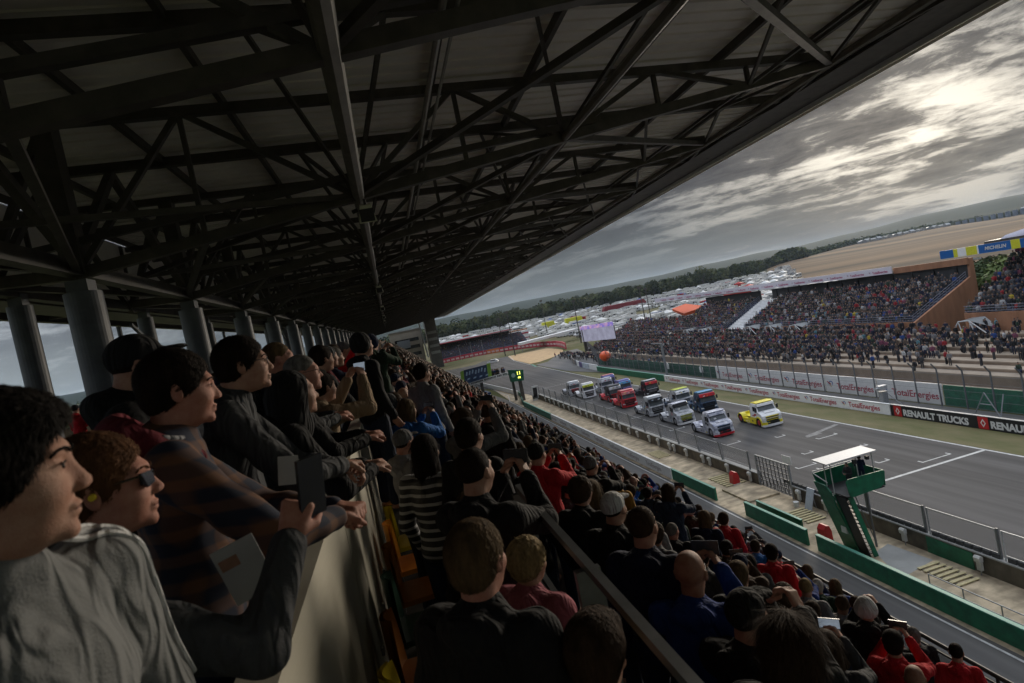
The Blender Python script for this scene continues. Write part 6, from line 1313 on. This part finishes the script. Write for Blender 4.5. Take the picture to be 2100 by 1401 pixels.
K(-.55, 3.85, 17.90, 8, 'grey-haired man with black-rimmed glasses and a scarf at the wall', hair='buzz', hc='grey', top='black', glasses='thin', pose='lean', sk=2, seed=1, lean=13)
K(-.75, 4.3, 18.02, 15, 'balding man with pale pink scalp among the wall spectators', hair='buzz', hc='light', top='charcoal', sk=2, seed=2, pose='lean', lean=13)
K(-.98, 4.1, 18.06, 20, 'person in a low dark cap behind the balding man', hair='cap', hc='navy', top='navy', seed=0, lean=13)
K(-.56, 4.75, 17.74, 40, 'person in a tan fleece raising a bright phone with both hands', hair='short', hc='dark', top='beige', pose='both_high', phone='lit', puffy=.028, seed=1, phlabel='bright white phone screen held up above the wall', lean=13)
K(-.60, 5.5, 17.95, 35, 'dark-haired person at the wall just past the tan fleece', hair='short', hc='dark', top='black', pose='lean', seed=2, lean=13)
K(-.22, 8.5, 18.0, 55, 'person in a tall dark cap raised above the crowd at the wall', hair='beanie', hc='navy', top='green', pose='phone', seed=1)
K(-.25, 5.9, 18.0, 30, 'dark silhouetted person in a black beanie left of the white phone sleeve', hair='beanie', hc='black', top='black', seed=0)
K(-3.63, 10.34, 18.0, -55, 'young man with short dark hair standing back on the walkway', hair='buzz', hc='dark', top='grey', sk=2, seed=0)
K(-3.04, 7.92, 17.66, -50, 'boy in round sunglasses and navy top on the walkway', hair='short', hc='light', top='navy', glasses='sun', sk=0, seed=1)
K(-8.02, 16.99, 17.86, 75, 'person in a red jacket and black cap by the rear parapet', hair='cap', hc='black', top='red', seed=1, pose='lean')
K(-7.4, 19.6, 17.95, 120, 'small dark-haired figure beside the thick column', hair='short', hc='black', top='black', seed=0)
K(-2.2, 9.2, 18.1, 30, 'photographer in black standing behind the wall with a camera rig', hair='short', hc='dark', top='black', seed=0, pose='phone')
# first rows below the wall
K(.13, 1.82, 17.27, 52, 'person with short grey-brown hair and black hoodie, large at bottom centre', hair='short', hc='light', top='black', fine=True, sk=2, seed=5, puffy=.03)
K(.40, 1.62, 16.98, 50, 'brown-haired person seen from behind at the bottom edge', hair='fringe', hc='brown', top='black', fine=True, seed=6, scale=.95, hood=False)
K(.39, 2.48, 16.93, 40, 'fair-haired child in a dusty pink jacket beside the handrail', hair='curly', hc='blond', top='pink', scale=.82, puffy=.04, seed=1, vx=.008)
K(.30, 3.25, 16.98, 45, 'person with long light brown hair between two dark jackets', hair='long', hc='light', top='black', seed=1, vx=.008)
K(.28, 2.85, 17.28, 48, 'person with cropped dark hair in a black coat raising a phone', hair='buzz', hc='dark', top='black', pose='phone', phone=True, seed=2, puffy=.03, vx=.008)
K(.40, 3.95, 17.25, 50, 'dark-haired person in black just left of centre crowd', hair='short', hc='dark', top='black', seed=1, vx=.009)
K(.10, 4.25, 17.16, 55, 'person in a black shirt with bold white stripes beside the wall', hair='long', hc='dark', top=stripes, seed=1, hood=False, vx=.009)
K(.53, 5.43, 17.12, 40, 'person lifting two bare forearms with a camera', hair='short', hc='brown', top='grey', pose='both_high', phone=True, seed=2)
K(.32, 7.2, 17.52, 40, 'dark-haired man in a light grey T-shirt rising above the crowd', hair='short', hc='dark', top='light_grey', seed=1, hood=False)
K(.9, 6.3, 17.0, 45, 'man with shaved brown head in the middle of the crowd', hair='buzz', hc='brown', sk=1, top='black', seed=0)
K(1.18, 5.59, 16.60, 48, 'person in a red and white jacket and black cap raising a phone', hair='cap', hc='black', top='red', pose='phone', phone=True, seed=1, puffy=.03, hood=False)
K(1.30, 4.70, 16.42, 42, 'curly brown-haired person in black next to the white cap', hair='curly', hc='brown', top='black', seed=1, vx=.009)
K(1.30, 3.93, 16.50, 40, 'person wearing a white baseball cap in the second row', hair='cap', hc='white', top='black', seed=1, vx=.008)
K(1.18, 3.12, 16.66, 45, 'man with brown crew cut and navy jacket in front of the bald man', hair='buzz', hc='brown', top='navy', seed=2, puffy=.03, vx=.008)
K(1.26, 2.78, 16.50, 50, 'bald tanned man in a royal blue hooded jacket with glasses', hair='bald', top='blue', sk=1, glasses='thin', seed=1, pose='phone', phone=True, fine=True, puffy=.03)
K(1.30, 2.36, 16.46, 30, 'person in a black cap covering the face with both hands', hair='cap', hc='black', top='black', pose='phone', seed=1, fine=True, puffy=.028)
K(1.17, 1.86, 16.62, 42, 'woman with long dark brown hair at the bottom of the picture', hair='long', hc='brown', top='black', fine=True, seed=7, hood=False)
K(1.75, 2.1, 15.85, 45, 'dark-haired person half cut off at the bottom edge', hair='short', hc='dark', top='charcoal', seed=2, vx=.009)
K(2.62, 3.71, 15.15, 48, 'person holding a silver phone with long hair, lower right', hair='long', hc='brown', top='charcoal', pose='phone', phone='lit', seed=1, vx=.009)
K(2.52, 3.20, 15.05, 50, 'brown-haired person at the very bottom near the right', hair='short', hc='brown', top='black', seed=1, vx=.009)
K(3.72, 4.17, 14.26, 48, 'bald tanned man low at the bottom right', hair='bald', top='black', sk=1, seed=1)
K(3.9, 4.55, 14.32, 40, 'person filming with a large black tablet phone at the bottom right', hair='short', hc='dark', top='red', pose='phone', phone=True, seed=2)
K(4.0, 5.8, 14.0, 50, 'brown-haired man in a navy jacket in the sixth row', hair='short', hc='brown', top='navy', seed=1)
K(4.13, 5.11, 14.32, 45, 'person in a white knitted hat and black coat raising both hands', hair='beanie', hc='white', top='black', pose='phone', seed=1)
K(5.4, 6.31, 12.95, 45, 'person in a black beanie near the front rail', hair='beanie', hc='black', top='black', seed=1)
K(6.15, 6.14, 12.62, 45, 'person in a bright red jacket at the front rail', hair='buzz', hc='dark', top='red', seed=1)
K(3.48, 7.9, 15.0, 40, 'long-haired person in a denim jacket filming with both hands', hair='long', hc='brown', top='denim', pose='phone', phone=True, seed=2)
K(2.96, 8.55, 15.15, 35, 'man with a mustard collar talking sideways', hair='buzz', hc='dark', top='mustard', seed=1)
K(4.65, 9.79, 13.85, 50, 'person with a white and red bobble hat', hair='beanie', hc='white', top='brown', seed=1)
K(4.15, 8.26, 14.3, 40, 'woman with shoulder-length hair in a navy vest', hair='long', hc='light', top='navy', seed=1)
K(4.87, 9.02, 13.85, 45, 'person in a vivid red hooded jacket in the sixth row', hair='short', hc='brown', top='red', seed=1)
K(5.05, 8.5, 13.5, 50, 'boy in a bright blue jacket in the seventh row', hair='short', hc='brown', top='bright_blue', seed=1, scale=.9)
K(4.37, 6.99, 14.15, 50, 'person in a red hoodie with spiky dark hair', hair='short', hc='dark', top='red', seed=2)
K(4.45, 6.5, 13.85, 45, 'fair-haired boy in a light grey jacket', hair='buzz', hc='blond', top='light_grey', seed=1)
K(5.9, 8.3, 12.65, 50, 'white-haired person in a dark green coat', hair='short', hc='white', top='green', seed=2)
K(2.06, 6.78, 16.0, 45, 'person with a cream and black cap holding a camera', hair='cap', hc='grey', top='black', pose='phone', seed=2)
K(1.55, 5.25, 16.2, 48, 'person with long dark blond hair beside the red jacket', hair='long', hc='light', top='brown', seed=2)
# everyone else in the rows, told apart by row and order
random.seed(21); cnt = {}; ORD = ['first', 'second', 'third', 'fourth', 'fifth', 'sixth', 'seventh', 'eighth', 'ninth']
styles = [('short', 'dark'), ('short', 'brown'), ('short', 'dark'), ('long', 'brown'), ('long', 'dark'), ('curly', 'brown'), ('buzz', 'dark'), ('buzz', 'grey'), ('short', 'light'), ('cap', 'black'), ('cap', 'navy'), ('beanie', 'charcoal'), ('short', 'grey'), ('long', 'light'), ('bun', 'dark'), ('cap', 'grey'), ('buzz', 'brown'), ('bald', 'brown'), ('hood', 'black'), ('short', 'black')]
topw = (('black', 30), ('charcoal', 13), ('navy', 14), ('grey', 8), ('brown', 7), ('green', 5), ('denim', 5), ('light_grey', 4), ('maroon', 4), ('blue', 3), ('red', 3), ('beige', 3), ('pink', 1.5), ('white', 1.5), ('mustard', 1), ('bright_blue', 1))
hname = {'short': 'short %s hair', 'long': 'long %s hair', 'curly': 'curly %s hair', 'buzz': 'cropped %s hair', 'bun': 'tied back %s hair', 'cap': 'a %s cap', 'beanie': 'a %s beanie', 'hood': 'a %s hood up', 'bald': 'a bald head'}
ptot = 0
def auto(x, y, z, where, head=None, lean=0):
    global ptot
    if any((x - a) ** 2 + (y - b) ** 2 < .40 ** 2 for a, b in key): return
    st, hc = random.choice(styles); top = random.choices([t for t, _ in topw], [w for _, w in topw])[0]; pose = random.choices(('stand', 'lean', 'phone', 'crossed', 'both_high', 'high'), (9, 5, 3.2, 3, 1, .6) if not lean else (0, 4, 3, 0, 3, .5))[0]
    d = 'person with %s, %s top, %s' % (hname[st] % hc if '%' in hname[st] else hname[st], top.replace('_', ' '), where); cnt[d] = cnt.get(d, 0) + 1
    if cnt[d] > 1: d += ', %s such along it' % ORD[min(8, cnt[d] - 1)]
    tn = random.choice((-20, 0, 20)) if not lean else 0; far_ = y > 14
    person(x, y, z, head if head is not None else 47 + random.uniform(-10, 10) - tn, d, pose=pose, hair=st, hc=hc, top=top, sk=random.choices((0, 1, 2, 3), (4, 3, 3, .4))[0], turn=tn, seed=1, scale=random.uniform(.93, 1.04), group='spectators in the near stand', puffy=.026, hood=True, lean=lean, vx=.0125 if far_ else .0105, phone=(pose in ('phone', 'both_high') and y < 12)); ptot += 1
    key.append((x, y))
for k in range(ROWS):
    y = {0: 4.3, 1: 4.9, 2: 3.6, 3: 4.5, 4: 4.6, 5: 4.8, 6: 5.8, 7: 6.4, 8: 7.0}[k]
    lim = 27
    while y < lim:
        x = RX(k) + .40 + random.uniform(-.1, .12)
        auto(x, y, RZ(k) + 1.64 + random.uniform(-.10, .06), '%s row' % ORD[k])
        y += random.uniform(.50, .78) * (1.15 if k > 6 else 1)
y = 5.2
while y < 25: auto(-.66 + random.uniform(-.05, .08), y, 17.9 + random.uniform(-.08, .08), 'leaning over the wall', 20 + random.uniform(-8, 15), 13); y += random.uniform(.5, .75)
for i, (x, y) in enumerate([(-1.5, 5.6), (-1.7, 7.4), (-1.4, 9.5), (-1.9, 12), (-1.5, 14), (-2.6, 16.5)]): auto(x, y, 17.9, 'on the walkway', 30)
for x, y, h, lab, top in ((24.6, 29.9, 200, 'marshal in dark clothes seated on the starter platform, left', 'charcoal'), (25.35, 29.7, 60, 'marshal in a navy jacket and hat standing on the starter platform', 'navy')):
    person(x, y, 3.95 + (1.3 if 'seated' in lab else 1.62), h, lab, hair='beanie' if 'hat' in lab else 'short', hc='black' if 'hat' in lab else 'grey', top=top, vx=.0125, pose='lean')
# things held or lying by the foreground people
o = empty('programme', (-.47, 1.60, 17.50), label='folded white printed programme held between the two front men', cat='booklet'); mb = MB(); mb.box((-.052, -.002, -.08), (.052, .001, .08)); mb.build('cover', mat('paper', (.42, .42, .42), .7, .08, 8), o); mb = MB(); mb.box((-.045, -.0035, .02), (.0, -.0022, .05)); mb.build('print', mat('print_orange', (.32, .17, .11), .7, .2, 30), o); o.rotation_euler = (R(8), R(-12), R(12))
o = empty('paper_cup', (-.385, 1.95, 17.66), label='pale folded card held up beside the plaid jacket man', cat='card'); mb = MB(); mb.box((-.03, -.001, -.045), (.03, .001, .045)); mb.build('card', MATS['paper'], o); o.rotation_euler = (0, R(10), R(5))
mb = MB(); mb.tube((0, 0, -.008), (0, 0, .008), .008, .007, n=10); 
for ob in list(bpy.data.objects):
    if ob.get('label', '').startswith('man with short gingery'): e = mb.build('earplug', YEL, ob); e.location = (HC[0] + .088, HC[1] - .002, HC[2] - .008); e.rotation_euler = (0, R(90), 0)

def bylabel(s): return [o for o in bpy.data.objects if str(o.get('label', '')).startswith(s)][0]
def sleeve_lines(person_o, paths, m, name='stripes', r=.0032):
    j = [c for c in person_o.children if c.name.split('.')[0] in ('jacket', 'hoodie')][0]; V = np.zeros(len(j.data.vertices) * 3); j.data.vertices.foreach_get('co', V); V = V.reshape(-1, 3)
    Nn = np.zeros(len(j.data.vertices) * 3); j.data.vertices.foreach_get('normal', Nn); Nn = Nn.reshape(-1, 3); mb = MB()
    for path in paths:
        pts = []
        for a, b in zip(path[:-1], path[1:]):
            for t in np.linspace(0, 1, 10)[:-1]:
                q = np.array(a) + (np.array(b) - np.array(a)) * t; k = np.argmin(((V - q) ** 2).sum(1)); pts.append(V[k] + Nn[k] * .006)
        for _ in range(3): pts = [pts[0]] + [(pts[i - 1] + pts[i] * 2 + pts[i + 1]) / 4 for i in range(1, len(pts) - 1)] + [pts[-1]]
        for p, q in zip(pts[:-1], pts[1:]):
            if np.linalg.norm(q - p) > 1e-5: mb.tube(tuple(p), tuple(q), r, n=6)
    mb.build(name, m, person_o)
yp = bylabel('young person with thick dark hair')
sleeve_lines(yp, [[(-.07, -.0 + d, 1.56), (-.17, .0 + d, 1.50), (-.27, .01 + d, 1.38), (-.34, .0 + d, 1.1)] for d in (-.02, .012, .044)], CL['white'], r=.0055)
pp = bylabel('dark-haired man in a navy and brown plaid')
V, F = sdf_mesh([E_((0, -.13, 1.475), (.18, .09, .115), .04), C_((-.13, -.06, 1.49), (-.05, .05, 1.42), .04, .03, .03), C_((.13, -.06, 1.49), (.05, .05, 1.42), .04, .03, .03), E_((0, -.06, 1.56), (.085, .085, .10), .03, None, True)], .006, noise_amp=.003, nf=40)
h = link(to_mesh('hood', V, F, CL['maroon']), 'hood', pp)
mb = MB(); pts = [(.145 * math.cos(a) * 1.0, -.07 + .11 * math.sin(a), 1.515 + .035 * -math.sin(a)) for a in np.linspace(R(-60), R(240), 24)]
for p, q in zip(pts[:-1], pts[1:]): mb.tube(p, q, .010, n=6)
mb.build('hood_trim', CL['light_grey'], pp, smooth=True)

HAZE = True
if HAZE:
    mb = MB(); mb.box((-7500, -7500, -3), (7500, 7500, 130)); hz_o = mb.build('haze', mat('haze_dummy', (1, 1, 1)), kind='stuff'); tag(hz_o, 'thin pale haze that fades the far woods and hills')
    m = bpy.data.materials.new('haze_air'); m.use_nodes = True; t = m.node_tree; t.nodes.clear(); o_ = t.nodes.new('ShaderNodeOutputMaterial'); pv = t.nodes.new('ShaderNodeVolumePrincipled'); pv.inputs['Color'].default_value = (.62, .78, .98, 1); pv.inputs['Density'].default_value = .000055; pv.inputs['Anisotropy'].default_value = .3
    t.links.new(pv.outputs[0], o_.inputs['Volume']); hz_o.data.materials.clear(); hz_o.data.materials.append(m)
    S.cycles.volume_bounces = 0; S.cycles.volume_max_steps = 64
